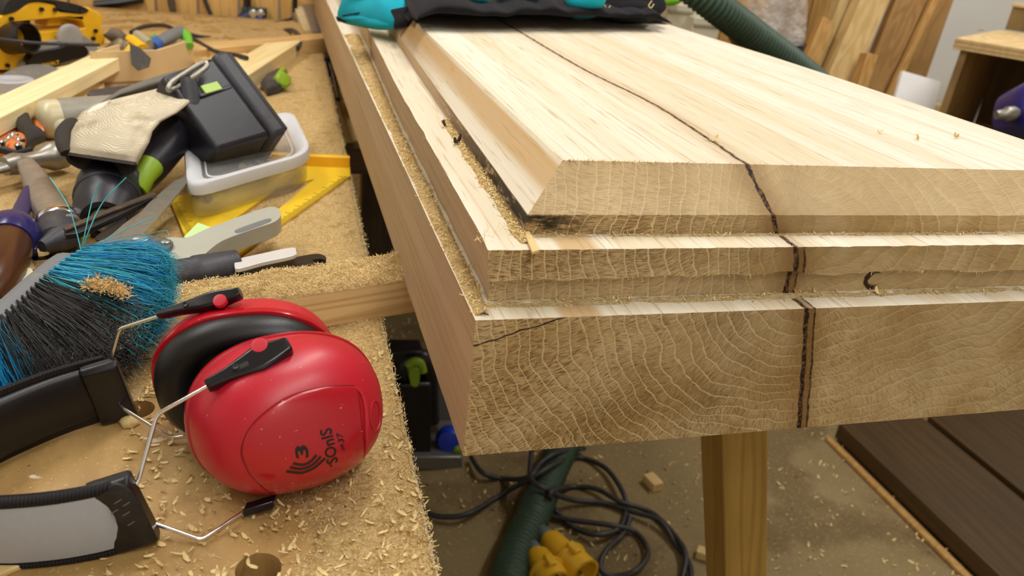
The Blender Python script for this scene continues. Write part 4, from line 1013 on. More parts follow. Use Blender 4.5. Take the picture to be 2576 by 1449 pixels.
def glove_mat():
    g = G('knit_glove'); X, Y, Z = g.sep(g.P)
    wv = g.t.nodes.new('ShaderNodeTexWave'); g.link(g.vm('ADD', g.P, g.vm('SCALE', g.noise(g.P, 25, 2, col=True), sc=.012)), wv.inputs['Vector']); wv.inputs['Scale'].default_value = 260; wv.bands_direction = 'Z'
    col = g.mix(g.mul(wv.outputs['Fac'], .45), lin('c4b79c'), lin('dfd5c0'))
    col = g.mix(g.ss(g.noise(g.P, 28, 4), .5, .72, 0, .5), col, lin('8a775a'))
    g.bump(wv.outputs['Fac'], .6, .0015); return g.out(col, .9, 0, .1)
M['glove'] = glove_mat()
gl = thing('work_glove', 'dirty cream knitted work glove draped over the cordless driver', 'glove', (-.28, .65, .02))
def dz(L): return [dep(*p) for p in L]
secs = [  # (left edge, right edge, depth, bulge) from cuff to fingertips
 ((168, 382), (345, 408), .900, .020), ((172, 366), (352, 394), .904, .026), ((177, 330), (376, 358), .925, .030), ((186, 308), (384, 330), .945, .032),
 ((205, 282), (405, 306), .97, .034), ((240, 262), (445, 285), .99, .032), ((300, 246), (474, 262), 1.01, .026), ((360, 232), (486, 250), 1.025, .022), ((430, 214), (488, 240), 1.035, .016), ((462, 208), (484, 222), 1.04, .006)]
rings = []
for li, ri, dd, bul in secs:
    a, b = dep(*li, dd + .01), dep(*ri, dd - .006); c = (a+b)/2; ax_ = (b-a)/2; nn_ = (CAM - c).normalized(); ring_ = []
    for k in range(36):
        q = 2*math.pi*k/36; p = c + ax_*math.cos(q) + nn_*bul*math.sin(q)*(1 if math.sin(q) > 0 else .5)
        p += nn_*.007*noise.noise(V((k*.35 if k < 18 else (36-k)*.35, li[0]*.02, 0)))*(1 if math.sin(q) > 0 else 0)
        if dd < .91 and math.sin(q) < .2: p += -(RM @ V((0, 1, 0))) * (.036 if li[1] > 385 else .014) * min(1, .2 - math.sin(q))
        ring_.append(p)
    rings.append(ring_)
fin = []
for a, b in zip(rings, rings[1:]):
    for k in range(4): fin.append([p.lerp(q, k/4) for p, q in zip(a, b)])
fin.append(rings[-1])
gsh = MB().loft(fin, False, True).build('knit_body', M['glove'], gl, smooth=180)
def cuffring(k, dd): 
    c = sum(rings[0], V())/36; dv = (rings[0][0]-rings[1][0]).normalized()*0; ax_in = (sum(rings[2], V())/36 - c).normalized()
    return [c + (p-c)*k + ax_in*dd for p in rings[0]]
MB().loft([cuffring(1.0, 0), cuffring(1.025, -.003), cuffring(1.0, -.005), cuffring(.9, -.003), cuffring(.8, .02), cuffring(.6, .05), cuffring(.02, .06)], False, False).build('cuff_lining', plain('cuff_dark', '241c15', .8, var=.3), gl, smooth=60, label='dark inside of the cuff')
MB().tube(cr(dz([(172, 385, .905), (162, 365, .91), (160, 335, .925), (174, 315, .94), (190, 308, .95)]), 5), .009, 10, flat=.6).build('cuff_fold', plain('cuff_fold', '2a2118', .8, var=.3), gl)
MB().pillow(dz([(205, 290, .965), (235, 268, .975), (278, 250, .99), (268, 275, .98), (225, 290, .97)]), (CAM - dep(240, 270, 1.04)).normalized()*.01, .004, 4).build('thumb_fold', plain('clean_knit', 'e4dcc6', .9, var=.06), gl)
MB().loft([[dep(x, y + s_*w_, d_ + .012*abs(s_)) + (CAM-dep(x, y, d_)).normalized()*.008*(1-abs(s_)) for s_ in (-1, -.5, 0, .5, 1)] for x, y, d_, w_ in ((255, 262, 1.02, 6), (300, 238, 1.04, 12), (370, 216, 1.055, 17), (440, 196, 1.065, 18), (476, 186, 1.07, 12), (490, 190, 1.07, 4))], closed=False, cap0=False, cap1=False).build('coated_finger', plain('grey_coating', '6d685f', .85, var=.2, bump=.8, bscale=500), gl, smooth=180, label='grey rubber coated finger')

# ------------------------------------------------------------------ timber offcuts and box behind
bt = thing('batten', 'long pale planed batten lying diagonally at the far left', 'batten', (-.5, 1.1, ZB))
p1, p2, p3 = pz(0, 240, .012), pz(262, 122, .012), pz(0, 296, .012)
d = (p2-p1).normalized(); s_ = V((d.y, -d.x, 0)); 
if s_.dot(p3-p1) < 0: s_ = -s_
wdt = abs(s_.dot(p3-p1))
wood_b = wood('batten_pine', 'f4e3b6', 'e3c98e', tuple(d), 40, .04, .6)
MB().box(p1 + d*((p2-p1).length/2 - .1) + s_*wdt/2 + V((0, 0, -.012)), ((p2-p1).length + .2, wdt, .024), frame(d, z=(0, 0, 1))).build('batten', wood_b, bt, bevel=.0012)
b2 = thing('batten', 'pale square cut batten with an end facing us resting on the sawdust behind the driver', 'batten', (-.1, 1.35, ZB))
p1, p2 = pz(640, 178, .0), pz(758, 102, .0); d = (p2-p1).normalized(); s_ = V((-d.y, d.x, 0))
MB().box(p1.lerp(p2, .3) + s_*.032 + V((0, 0, ZB/2)), ((p2-p1).length*1.4, .064, -ZB - .001), frame(d, z=(0, 0, 1))).build('batten', wood('batten2_pine', 'f0dca6', 'd8bc80', tuple(d), 34, .04, .6, knots=9), b2, bevel=.0012)
of = one(MB().prism([pz(x, y, ZB+.012) for x, y in ((118, 268), (205, 218), (262, 208), (232, 262), (150, 300))], (0, 0, -.012)), 'offcut', M['pine'], 'flat pine offcut under the long batten near the torch', 'offcut', bevel=.001)
of2 = one(MB().prism([pz(x, y, ZB+.012) for x, y in ((0, 190), (100, 177), (178, 162), (180, 172), (0, 206))], (0, 0, -.012)), 'offcut', M['pine_y'], 'pale timber offcut in front of the yellow planer', 'offcut', bevel=.001)
of3 = one(MB().prism([pz(x, y, ZB+.02) for x, y in ((478, 132), (600, 118), (640, 150), (500, 180))], (0, 0, -.02)), 'offcut', M['pine_y'], 'brown timber offcut to the right of the open plywood box', 'offcut', bevel=.001)
M['box_ply'] = plain('box_ply', 'd0b486', .65, var=.08, scale=12)
pb = thing('plywood_box', 'small open plywood box holding trowels and knives', 'box', (-.37, 1.4, ZB))
A_, B_, C_ = pz(238, 216, ZB), pz(405, 208, ZB), pz(487, 176, ZB); D_ = A_ + C_ - B_
hb2 = .062
def wallp(p, q, nm):
    d = (q-p).normalized(); i_ = V((-d.y, d.x, 0)); ce2 = (A_+C_)/2
    if i_.dot(ce2-p) < 0: i_ = -i_
    MB().prism([p, q, q + V((0, 0, hb2)), p + V((0, 0, hb2))], i_*.006).build('side', M['box_ply'], pb, bevel=.0006)
wallp(A_, B_, 1); wallp(B_, C_, 2); wallp(C_, D_, 3); wallp(D_, A_, 4)
MB().prism([A_, B_, C_, D_], (0, 0, .006)).build('bottom', M['box_ply'], pb)
def mid(u, v, z): return A_ + (B_-A_)*u + (D_-A_)*v + V((0, 0, z))
# trowels, knives standing in the box (each its own thing)
tw = thing('scraper', 'dark pointed scraper blade leaning over the front of the plywood box', 'scraper', (-.4, 1.3, 0))
MB().prism([dep(x, y, 1.50) for x, y in ((326, 108), (330, 162), (346, 178), (374, 168), (379, 146), (352, 120))], fw*.002).build('blade', plain('dark_blade', '4c4a47', .45, .4, dust=.25), tw)
tw2 = thing('trowel', 'brown steel trowel with yellow handle leaning in the plywood box', 'trowel', (-.42, 1.35, 0))
MB().pillow([dep(x, y, 1.56) for x, y in ((256, 146), (262, 122), (285, 102), (300, 93), (318, 102), (322, 122), (310, 142), (270, 148))], -fw*.006, .003, 4).build('blade', plain('bronze_blade', '6f6246', .4, .5, dust=.2), tw2)
MB().prism([dep(x, y, 1.555) for x, y in ((298, 140), (324, 108), (327, 138), (305, 146))], fw*.012).build('handle', M['yellow'], tw2, bevel=.003)
yk = thing('marking_knife', 'yellow knife handle standing in the plywood box', 'knife', (-.38, 1.4, 0))
MB().tube([dep(330, 96, 1.6), dep(360, 120, 1.57)], .012, 10, flat=.6).build('handle', M['yellow'], yk); MB().tube([dep(345, 88, 1.61), dep(378, 112, 1.58)], .010, 10).build('grip', plain('grey_grip', 'a39b7c', .6), yk)
gk = thing('utility_knife', 'grey and green handled knife with blue collar across the plywood box corner', 'knife', (-.33, 1.45, 0))
MB().tube([dep(392, 112, 1.60), dep(425, 92, 1.64), dep(455, 78, 1.69)], [.012, .016, .015], 12, flat=.7).build('handle', plain('grey_ribbed', '6e7070', .5), gk, smooth=60)
MB().tube([dep(383, 119, 1.59), dep(396, 108, 1.605)], .014, 12).build('collar', plain('blue_collar', '3a5ca8', .4), gk); MB().tube([dep(362, 133, 1.57), dep(386, 117, 1.595)], .006, 8).build('blade', M['worn_steel'], gk)
MB().tube([dep(455, 82, 1.69), dep(468, 90, 1.68), dep(478, 116, 1.66)], [.012, .012, .008], 10).build('green_end', plain('green_end', '6cb234', .4), gk, label='bright green end')
MB().tube([dep(372, 102, 1.63), dep(392, 95, 1.65)], .008, 8).build('green_tip', plain('green_tip', '5a9a3a', .4), gk)
bl = one(MB().pillow([dep(x, y, 1.66) for x, y in ((262, 92), (285, 72), (305, 75), (322, 92), (318, 108), (280, 106))], -fw*.02, .01, 4), 'wire_brush_head', plain('dusty_brown', '6b5d4c', .8, var=.4, scale=60), 'dusty brown lump of wire wool behind the trowel', 'wire wool')
# black sanding block and cables
sb = thing('sanding_block', 'black rubber sanding block on the bench below the plywood box', 'block', (-.36, 1.1, ZB))
MB().prism([pz(x, y, ZB+.03) for x, y in ((217, 236), (228, 224), (330, 212), (345, 222), (300, 236))], (0, 0, -.028)).build('block', M['navy_dusty'], sb, bevel=.003)
# ------------------------------------------------------------------ yellow planer
pn_ = thing('electric_planer', 'yellow and black electric planer standing at the far left of the bench', 'planer', (-.55, 1.4, ZB))
P0 = pz(20, 186, ZB); P1 = pz(255, 158, ZB); dP = (P1-P0); dP.z = 0; nP = V((dP.y, -dP.x, 0)).normalized()
if nP.dot(CAM - P0) < 0: nP = -nP
body = [(-40, 176), (-40, 60), (4, 40), (40, 30), (72, 8), (100, 4), (140, 12), (150, 30), (205, 35), (222, 18), (258, 38), (260, 55), (252, 62), (266, 95), (262, 112), (245, 118), (230, 150), (60, 176)]
hole = [(78, 52), (120, 48), (160, 46), (206, 52), (216, 70), (190, 74), (100, 80), (84, 72)]
pb_ = vplate(body, P0, nP, .085, M['yellow'], 'body', pn_, holes=[hole], bevel=.004)
vplate(rpath([(8, 34), (22, 2), (60, -4), (120, -2), (180, 8), (220, 22), (212, 33), (150, 24), (138, 8), (100, 3), (70, 6), (42, 26)], 4), P0 + nP*.004, nP, .09, M['black_rubber'], 'top_grip', pn_, bevel=.004)
vplate(rpath([(58, 170), (75, 145), (95, 118), (120, 108), (160, 98), (190, 82), (215, 92), (240, 112), (246, 132), (215, 152), (150, 165)], 4), P0 + nP*.016, nP, .03, plain('cast_grey', 'a8a8a6', .4, .3, var=.08), 'motor_housing', pn_, bevel=.004)
vplate([(118, 66), (124, 44), (140, 38), (158, 64)], P0 - nP*.02, nP, .04, M['yellow_rule'], 'trigger', pn_, bevel=.002)
cv = vplate(rpath([(75, 165), (80, 142), (105, 130), (150, 122), (175, 112), (208, 114), (222, 128), (216, 142), (180, 152), (140, 162), (95, 170)], 4), P0 + nP*.028, nP, .02, M['black_plastic'], 'belt_cover', pn_, bevel=.003)
ac = pl(190, 98, P0 + nP*.03, nP)
MB().lathe(ac, nP, [(.026, -.02), (.026, -.0125), (.022, -.011), (.016, -.0115), (.0001, -.0115)], 28).build('boss', plain('cast_grey2', 'b4b4b2', .4, .3), pn_)
pc0 = pl(50, 96, P0 + nP*.02, nP); pax = (nP + V((.35, 0, .25))).normalized()
MB().lathe(pc0, pax, [(.024, -.06), (.0285, -.05), (.0275, .022), (.0245, .022), (.0235, -.03), (.0001, -.03)], 32).build('dust_port', M['black_plastic'], pn_, smooth=40)
for px, py in ((106, 24), (30, 48), (140, 25), (205, 24), (242, 78), (153, 97), (236, 97), (20, 165)):
    MB().lathe(pl(px, py, P0 + nP*.0045, nP), nP, [(.0042, -.003), (.0042, .001), (.003, .0008), (.0001, -.001)], 12).build('screw', M['black_plastic'], pn_)
vs, fs = text_mesh('DEWALT', 1, .02)
a, b, tt = (pl(*q, P0 + nP*.0285, nP) for q in ((97, 171), (150, 160), (95, 162)))
mb = MB(); mb.v = [a + (b-a)*x + (tt-a)*y + nP*.0006 for x, y in vs]; mb.f = fs; mb.mi = [0]*len(fs); mb.build('lettering', M['yellow'], cv, smooth=0)
# tape rolls in front of planer
tp = thing('tape_roll', 'white roll of tape lying at the left edge in front of the planer', 'tape', (-.6, 1.2, ZB))
MB().lathe(pz(34, 226, ZB), (0, 0, 1), [(.018, 0), (.034, 0), (.034, .018), (.032, .0195), (.020, .0195), (.018, .018)], 36).build('roll', plain('tape_white', 'b2b2b4', .4), tp)
g_ = thing('grinding_disc', 'dark grey dusty disc leaning beside the tape roll', 'disc', (-.58, 1.25, ZB))
MB().lathe(pz(78, 200, ZB+.012), V((-.1, -.3, 1)), [(.012, 0), (.05, 0), (.05, .004), (.012, .004)], 32).build('disc', plain('disc_grey', '6f6a62', .6, dust=.4), g_)
# ------------------------------------------------------------------ things against the plank wall
pch = one(MB().pillow([dep(x, y, 2.35) for x, y in ((258, 55), (285, 48), (340, 48), (368, 54), (376, 66), (372, 78), (340, 84), (280, 88), (258, 80))], -fw*.05, .02, 5, nz=.006), 'leather_roll', plain('dark_leather', '3d2a24', .45, var=.3), 'dark brown leather roll lying behind the yellow planer', 'leather roll')
gc = thing('clamp', 'blue painted clamp lying in sawdust at the far end of the bench', 'clamp', (-.2, 2.0, ZB))
MB().tube(cr([dep(x, y, 2.45) for x, y in ((565, 92), (572, 82), (588, 68), (605, 52), (622, 42), (645, 40), (662, 50))], 5), [.014]*12 + [.017]*19, 12).build('frame', plain('blue_paint', '2f3266', .35, var=.2), gc, smooth=60)
MB().tube(cr([dep(x, y, 2.4) for x, y in ((520, 88), (545, 86), (565, 88), (600, 95), (622, 90))], 4), [.008]*8 + [.018]*9, 10).build('screw', plain('rusty_steel', '4a3a2c', .5, .4, var=.3), gc)
kk = one(MB().tube(cr([dep(x, y, 2.4) for x, y in ((610, 88), (650, 78), (690, 80), (715, 78))], 4), [.006, .01, .016, .02] + [.022]*5 + [.016, .012, .008, .006], 10, flat=.5), 'plane_iron', plain('brown_tool', '4a392c', .5, .2, var=.3), 'dark brown handled hand tool lying beyond the batten', 'hand tool')
k2 = one(MB().tube(cr([dep(x, y, 2.46) for x, y in ((622, 72), (660, 62), (690, 58))], 4), [.006, .008, .01, .012, .012, .012, .01, .008, .006], 10, flat=.5), 'file', plain('dull_tool', '6b5a4a', .5, .3, var=.3), 'dull brown file lying against the plank wall', 'file')
wc = thing('wall_clamp', 'dark green clamp with silver screws hanging on the plank wall', 'clamp', (-.2, 2.25, .0))
MB().tube([pyy(x, y, 2.26) for x, y in ((622, -20), (622, 22))], .011, 8).build('bar', M['black_plastic'], wc)
MB().box(pyy(640, 27, 2.26), (.075, .02, .02)).build('jaw', plain('dark_green', '23423c', .4), wc, bevel=.003)
for x in (637, 656): MB().lathe(pyy(x, 33, 2.245), (0, -1, 0), [(.012, 0), (.012, .008), (.004, .01), (.0001, .01)], 14).build('screw', M['chrome'], wc)
w2 = thing('wall_clamp', 'small clamp end hanging on the plank wall by the beam', 'clamp', (0, 2.25, .0))
MB().tube([pyy(x, y, 2.26) for x, y in ((742, -10), (742, 35))], .008, 8).build('bar', M['black_plastic'], w2); MB().lathe(pyy(743, 42, 2.25), (0, 0, -1), [(.010, -.012), (.010, .012), (.006, .02)], 12).build('screw', M['steel'], w2)
ht = one(MB().tube([pyy(x, y, 2.27) for x, y in ((427, -20), (432, 10), (438, 36))], [.016, .018, .012], 12, flat=.6), 'chisel_pouch', plain('dusty_strap', '5a4a3a', .6, var=.25), 'dusty brown strap hanging on the plank wall', 'strap')
bd = one(MB().tube([pyy(238, 12, 2.27), pyy(300, 6, 2.27), pyy(360, -4, 2.27)], .012, 8), 'wall_tool', M['black_plastic'], 'black bar of a tool hanging on the plank wall above the planer', 'bar')
M['cable'] = plain('cable', '2c2c30', .5, var=.15, dust=.1)
def cable(px, r, lab):
    pts = [dep(*p) for p in px]; pts = [p if p.y < 2.27 else CAM + (p-CAM)*((2.27-CAM.y)/(p.y-CAM.y)) for p in pts]
    return one(MB().tube(cr(pts, 8), r, 8), 'cable', M['cable'], lab, 'cable', smooth=60)
cable([(-20, 96, 1.45), (40, 103, 1.45), (90, 108, 1.46), (170, 111, 1.5), (250, 113, 1.55)], .0032, 'dark cable crossing in front of the yellow planer')
cable([(330, 82, 1.75), (360, 68, 1.8), (410, 64, 1.9), (450, 78, 2.0), (500, 92, 2.05), (545, 96, 2.1), (570, 96, 2.15)], .005, 'dark cable looping behind the plywood box')
cable([(450, 90, 1.78), (485, 98, 1.8), (520, 118, 1.75), (550, 132, 1.7), (590, 138, 1.68), (622, 146, 1.66)], .0045, 'dark cable running from the box to the pale batten')
cable([(640, 70, 2.4), (690, 60, 2.4), (738, 48, 2.5)], .006, 'thin dark cable below the small wall clamp')
cable([(715, 78, 2.3), (735, 76, 2.2), (752, 90, 2.05), (754, 108, 1.95), (748, 122, 1.9)], .006, 'dark cable end curling over the far cross timber')
cable([(512, -10, 2.62), (525, 25, 2.6), (543, 62, 2.58)], .006, 'thin cable hanging down the plank wall')
cable([(256, 10, 2.68), (252, 22, 2.68), (245, 34, 2.68)], .005, 'short cable hanging behind the planer handle')
lb = thing('batten', 'pale batten leaning on the plank wall beside the aluminium rail', 'batten', (0, 2.1, 0))
bar(dep(782, 88, 2.32), dep(745, 5, 2.56), .035, .02).build('batten', wood('pale_lean', 'e8d8b0', 'd0b888', (0, .8, .6), 40, .05), lb, bevel=.001)
rl = thing('guide_rail', 'grey aluminium rail leaning against the wall beside the oak beam', 'rail', (.02, 2.1, 0))
bar(dep(800, 84, 2.28), dep(768, 0, 2.56), .03, .012).build('rail', plain('aluminium', '9b9a96', .35, .6), rl, bevel=.001)
kb = thing('green_knob_tool', 'small black tool with a lime green knob in the sawdust under the batten', 'tool', (-.1, 1.1, ZB))
MB().pillow([pz(x, y, ZB+.012) for x, y in ((655, 212), (668, 198), (700, 180), (722, 180), (726, 200), (708, 222), (670, 232))], (0, 0, .016), .01, 5).build('body', M['navy_dusty'], kb)
MB().lathe(pz(706, 205, ZB+.02), V((.5, -.8, .5)), [(.013, -.01), (.016, 0), (.016, .012), (.012, .016), (.0001, .017)], 20).build('knob', M['lime'], kb, label='lime green knob')
MB().tube([pz(700, 192, ZB+.03), pz(712, 176, ZB+.03)], .006, 10).build('lever', M['lime'], kb)
# clamp and boards seen in the gap between bench and beam
gb = thing('plank', 'pale plank standing on edge in the gap between bench and oak beam', 'plank', (.03, 1.4, -.2))
MB().box((.028, 1.46, -.2), (.022, .66, .2)).build('plank', M['pine_y'], gb, bevel=.001)
gk2 = thing('bench_clamp', 'black clamp fixed in the gap beside the pale plank', 'clamp', (.02, 1.5, -.1))
MB().box(pz(826, 165, -.05), (.02, .03, .05)).build('jaw', M['black_plastic'], gk2, bevel=.002)
MB().tube([pz(822, 140, -.04), pz(836, 180, -.04), pz(850, 250, -.06)], .005, 8).build('bar', M['black_plastic'], gk2)
MB().box(pz(842, 186, -.045), (.02, .018, .02)).build('handle', M['black_plastic'], gk2, bevel=.002)
db = thing('cross_rail', 'dark brown rail bridging the gap below the bench edge', 'rail', (.05, 1.1, -.2))
MB().box((.045, 1.06, -.115), (.12, .04, .05)).build('rail', wood('dark_rail', '5b452c', '3c2c1a', (1, 0, 0)), db, bevel=.002)
ht2 = thing('cabinet', 'dark slatted cabinet in the shadow beneath the bench and beam', 'cabinet', (.25, 1.95, ZF))
for k in range(5): MB().box((.06 + k*.13, 1.95, -.52), (.124, .02, .74)).build('slat', wood('dark_slat%d' % k, '4a3a26', '33271a', (0, 0, 1)) if k == 0 else M['dark_slat'], ht2, bevel=.002) if k else M.__setitem__('dark_slat', wood('dark_slat', '4a3a26', '33271a', (0, 0, 1)))

# ------------------------------------------------------------------ jacket on the beam
def fabric(name, c, var=.12):
    g = G(name); f = g.noise(g.P, 45, 4); cc = lin(c)
    col = g.mix(f, tuple(v*(1-var) for v in cc[:3])+(1,), tuple(min(1, v*(1+var)) for v in cc[:3])+(1,))
    col = g.mix(g.ss(g.noise(g.P, 500, 2), .72, .76, 0, .4), col, lin('b8a88c'))
    g.bump(g.noise(g.P, 900, 2), .4, .0008); return g.out(col, .85, 0, .2, Sheen_Weight=.04)
M['turq'] = fabric('turquoise_cloth', '13a0b4'); M['blackcloth'] = fabric('black_cloth', '100d14', .2)
jk = thing('jacket', 'folded black and turquoise work jacket lying across the far part of the oak beam', 'jacket', (.25, .9, TOPZ))
def fold(p0, p1, y_depth, zf, h, seed, name, mat, n=70, m=16, x_l=0):
    """a draped roll of cloth from p0 to p1 (front edge), going back y_depth"""
    p0, p1 = V(p0), V(p1); mb = MB(); rings = []
    for i in range(n+1):
        t = i/n; c = p0.lerp(p1, t); endk = min(1, (t+.002)*14, (1-t+.002)*10)**.5; ring_ = []
        for k in range(m):
            a = 2*math.pi*k/m
            hh = h*(.75 + .5*noise.noise(V((t*5.5, seed, 0))) + .18*noise.noise(V((t*17, seed+3, 0))))
            yy = (-math.cos(a)*.5 + .5) * y_depth * endk; zz = (math.sin(a)*.5 + .5)*hh*endk if math.sin(a) > -.98 else 0
            yy += .012*noise.noise(V((t*8, seed+9, math.sin(a))))
            bot = zf(c.x) if callable(zf) else zf
            ring_.append((c.x, c.y + yy, bot + max(0, zz) + .001))
        rings.append(ring_)
    return mb.loft(rings).build(name, mat, jk, smooth=180)
fold(pz(1030, 58, TOPZ), pz(1690, 62, TOPZ), .26, TOPZ, .030, 1, 'hem', M['blackcloth'])
fold(pz(1050, 40, TOPZ+.02), pz(1672, 48, TOPZ+.02), .30, TOPZ+.012, .036, 4, 'front_panel', M['blackcloth'])
def seamz(x): return TOPZ if x > .06 else T2Z + .012
cf = [dep(*p) for p in ((848, 44, 1.26), (856, 14, 1.25), (872, -20, 1.25), (930, -30, 1.24), (1000, -28, 1.23), (1040, -10, 1.2), (1052, 14, 1.17), (1046, 50, 1.15), (1000, 66, 1.15), (950, 68, 1.18), (900, 60, 1.22), (862, 52, 1.25))]
MB().pillow(cr(cf, 3, True), (fw*-.02 + V((0, 0, .012))), .01, 7, .5, .004, 30).build('sleeve', M['turq'], jk, smooth=180)
MB().pillow([dep(*p) for p in ((846, 50, 1.245), (900, 40, 1.225), (980, 30, 1.19), (1000, 52, 1.16), (985, 66, 1.155), (930, 68, 1.19), (880, 58, 1.23))], -fw*.012, .01, 5, .5, .003, 30, 3).build('sleeve_cuff', M['turq'], jk, smooth=180)
MB().pillow([dep(*p) for p in ((972, 28, 1.165), (1010, 20, 1.14), (1052, 16, 1.125), (1062, 40, 1.12), (1030, 66, 1.12), (990, 72, 1.135), (992, 50, 1.15))], -fw*.012, .01, 5, .5, .003, 30, 5).build('black_gusset', M['blackcloth'], jk, smooth=180)
MB().pillow([dep(*p) for p in ((844, 42, 1.24), (858, 46, 1.23), (872, 56, 1.22), (848, 52, 1.238))], -fw*.006, .005, 4).build('cuff_edge', M['blackcloth'], jk)
MB().tube(cr([dep(*p) for p in ((862, 40, 1.225), (910, 32, 1.2), (980, 24, 1.16))], 5), .0012, 6).build('seam', M['blackcloth'], jk)
for i, px in enumerate((((1130, -20), (1145, 0), (1190, 8), (1225, 4), (1222, -20)), ((1255, -20), (1262, 2), (1300, 6), (1345, -4), (1350, -20)), ((1430, -22), (1425, 8), (1445, 24), (1480, 22), (1520, 10), (1516, -20)))):
    MB().pillow(cr([dep(x, y, 1.11 + .035*i) for x, y in px], 3, True), -fw*.014, .05, 5, .5, .003, 30, i).build('turquoise_panel', M['turq'], jk, smooth=180, label='turquoise panel')
MB().pillow(cr([dep(*p) for p in ((1500, 20, 1.27), (1520, -15, 1.28), (1600, -28, 1.3), (1660, -10, 1.31), (1676, 22, 1.31), (1640, 40, 1.29), (1560, 40, 1.27))], 3, True), -fw*.02, .04, 6, .5, .005, 25, 8).build('hood', M['blackcloth'], jk, smooth=180)
for px in (((1640, 2, 1.26), (1632, 14, 1.26), (1638, 20, 1.26), (1645, 10, 1.26)), ((1520, 12, 1.23), (1528, 22, 1.23), (1536, 14, 1.23)), ((1448, 32, 1.2), (1470, 36, 1.2), (1490, 28, 1.2))):
    MB().tube(cr([dep(*p) for p in px], 4), .0008, 5).build('pale_thread', M['shaving'], jk)

# ------------------------------------------------------------------ background on the right
M['hose'] = plain('hose_green', '2f4636', .55, var=.15, bump=.1, dust=.12, dustc='9aa26a')
def ribhose(pts, r, pitch, lab):
    p = cr(pts, 24); L = [0]
    for a, b in zip(p, p[1:]): L.append(L[-1] + (b-a).length)
    n = int(L[-1] / pitch * 6); q = []; j = 0
    for i in range(n+1):
        d = L[-1]*i/n
        while j < len(L)-2 and L[j+1] < d: j += 1
        q.append(p[j].lerp(p[j+1], (d-L[j])/max(1e-9, L[j+1]-L[j])))
    rr = [r*(1 + (.0, .055, .09, .055, .0, -.02)[i % 6]) for i in range(n+1)]
    return one(MB().tube(q, rr, 24), 'dust_hose', M['hose'], lab, 'hose', smooth=60)
ribhose([dep(1180, -900, 2.1), dep(1420, -400, 1.8), dep(1600, -150, 1.75), dep(1705, -58, 1.77), dep(1800, 15, 1.8), dep(1905, 95, 1.9), dep(2010, 175, 2.0), dep(2080, 240, 2.05), dep(2110, 330, 2.1)], .034, .0125, 'green ribbed extraction hose crossing above the far right edge of the beam')
ribhose([(.25, .40, ZF+.04), pz(1280, 1470, ZF+.036), pz(1340, 1300, ZF+.036), pz(1395, 1170, ZF+.036), pz(1450, 1060, ZF+.036), pz(1520, 900, ZF+.036)], .036, .0125, 'green ribbed extraction hose lying on the floor under the beam')
ml = pl(2000, 0, (0, 2.15, 0), (0, 1, 0))
def P2(x, y, yy=2.15): return pyy(x, y, yy)
# lime bag, pale boxes, plastic bag and bin
gb2 = thing('shelf_unit', 'low shelf in front of the plank wall holding boxes', 'shelf', (1.15, 1.86, ZF))
zsh = pyy(1780, 97, 1.85).z - .02
sx0, sx1 = pyy(1640, 90, 1.7).x, pyy(1812, 100, 1.7).x
MB().box(((sx0+sx1)/2, 1.86, zsh - .012), (sx1-sx0, .34, .024)).build('shelf_top', M['ply'], gb2, bevel=.002)
for x in (sx0+.02, sx1-.02): MB().box((x, 1.86, (ZF+zsh-.024)/2), (.03, .32, zsh-.024-ZF)).build('side', M['ply'], gb2, bevel=.002)
M['pale_box'] = plain('pale_box', 'c4bda6', .5, var=.05)
def cbox(x0, x1, ytop, ybot, yy, dp, lab, name='storage_box'):
    a, b, c_ = pyy(x0, ybot, yy), pyy(x1, ybot, yy), pyy((x0+x1)/2, ytop, yy)
    t = thing(name, lab, 'box', ((a.x+b.x)/2, yy, zsh))
    MB().box(((a.x+b.x)/2, yy + dp/2, (zsh + c_.z)/2), (b.x-a.x, dp, c_.z-zsh)).build('box', M['pale_box'], t, bevel=.004)
    MB().box(((a.x+b.x)/2, yy - .002, c_.z - .02), ((b.x-a.x)*1.01, .006, .008)).build('lid_rim', plain('box_rim', '9a947f', .5), t, bevel=.001)
    return t
cbox(1672, 1735, 10, 80, 1.78, .2, 'pale beige storage box behind the jacket, the left of two')
cbox(1738, 1806, 45, 95, 1.74, .22, 'pale beige storage box under the green hose, the right of two')
cbox(1738, 1790, -10, 44, 1.8, .15, 'white box stacked on the right pale storage box')
lm = one(MB().pillow(cr([pyy(x, y, 1.74) for x, y in ((1662, 10), (1672, -15), (1705, -15), (1712, 2), (1690, 14))], 3, True), (0, -.03, 0), .03, 5), 'lime_bag', plain('bag_lime', '6fae10', .5), 'bright lime green bag behind the jacket', 'bag')
lm.location.z -= .0
bn = thing('waste_bin', 'black bin with a clear plastic liner behind the green hose', 'bin', (1.6, 2.0, ZF))
bcx = pyy(1968, 110, 1.97); brd = .118
MB().lathe((bcx.x, 2.06, ZF), (0, 0, 1), [(.09, 0), (brd, bcx.z - ZF - .02), (brd+.01, bcx.z-ZF-.02), (brd+.012, bcx.z-ZF), (brd-.005, bcx.z-ZF), (.085, .02), (.0001, .02)], 36).build('bin', M['black_plastic'], bn, smooth=40)
def bagmat():
    g = G('clear_film'); g.bump(g.noise(g.P, 22, 4, .6), 1.0, .03)
    return g.out(g.mix(g.noise(g.P, 14, 4), lin('e4e0d8'), lin('ffffff')), .12, 0, .8, Alpha=g.ss(g.noise(g.P, 7, 3, .5), .35, .7, .15, .55))
mb = MB(); rings = []
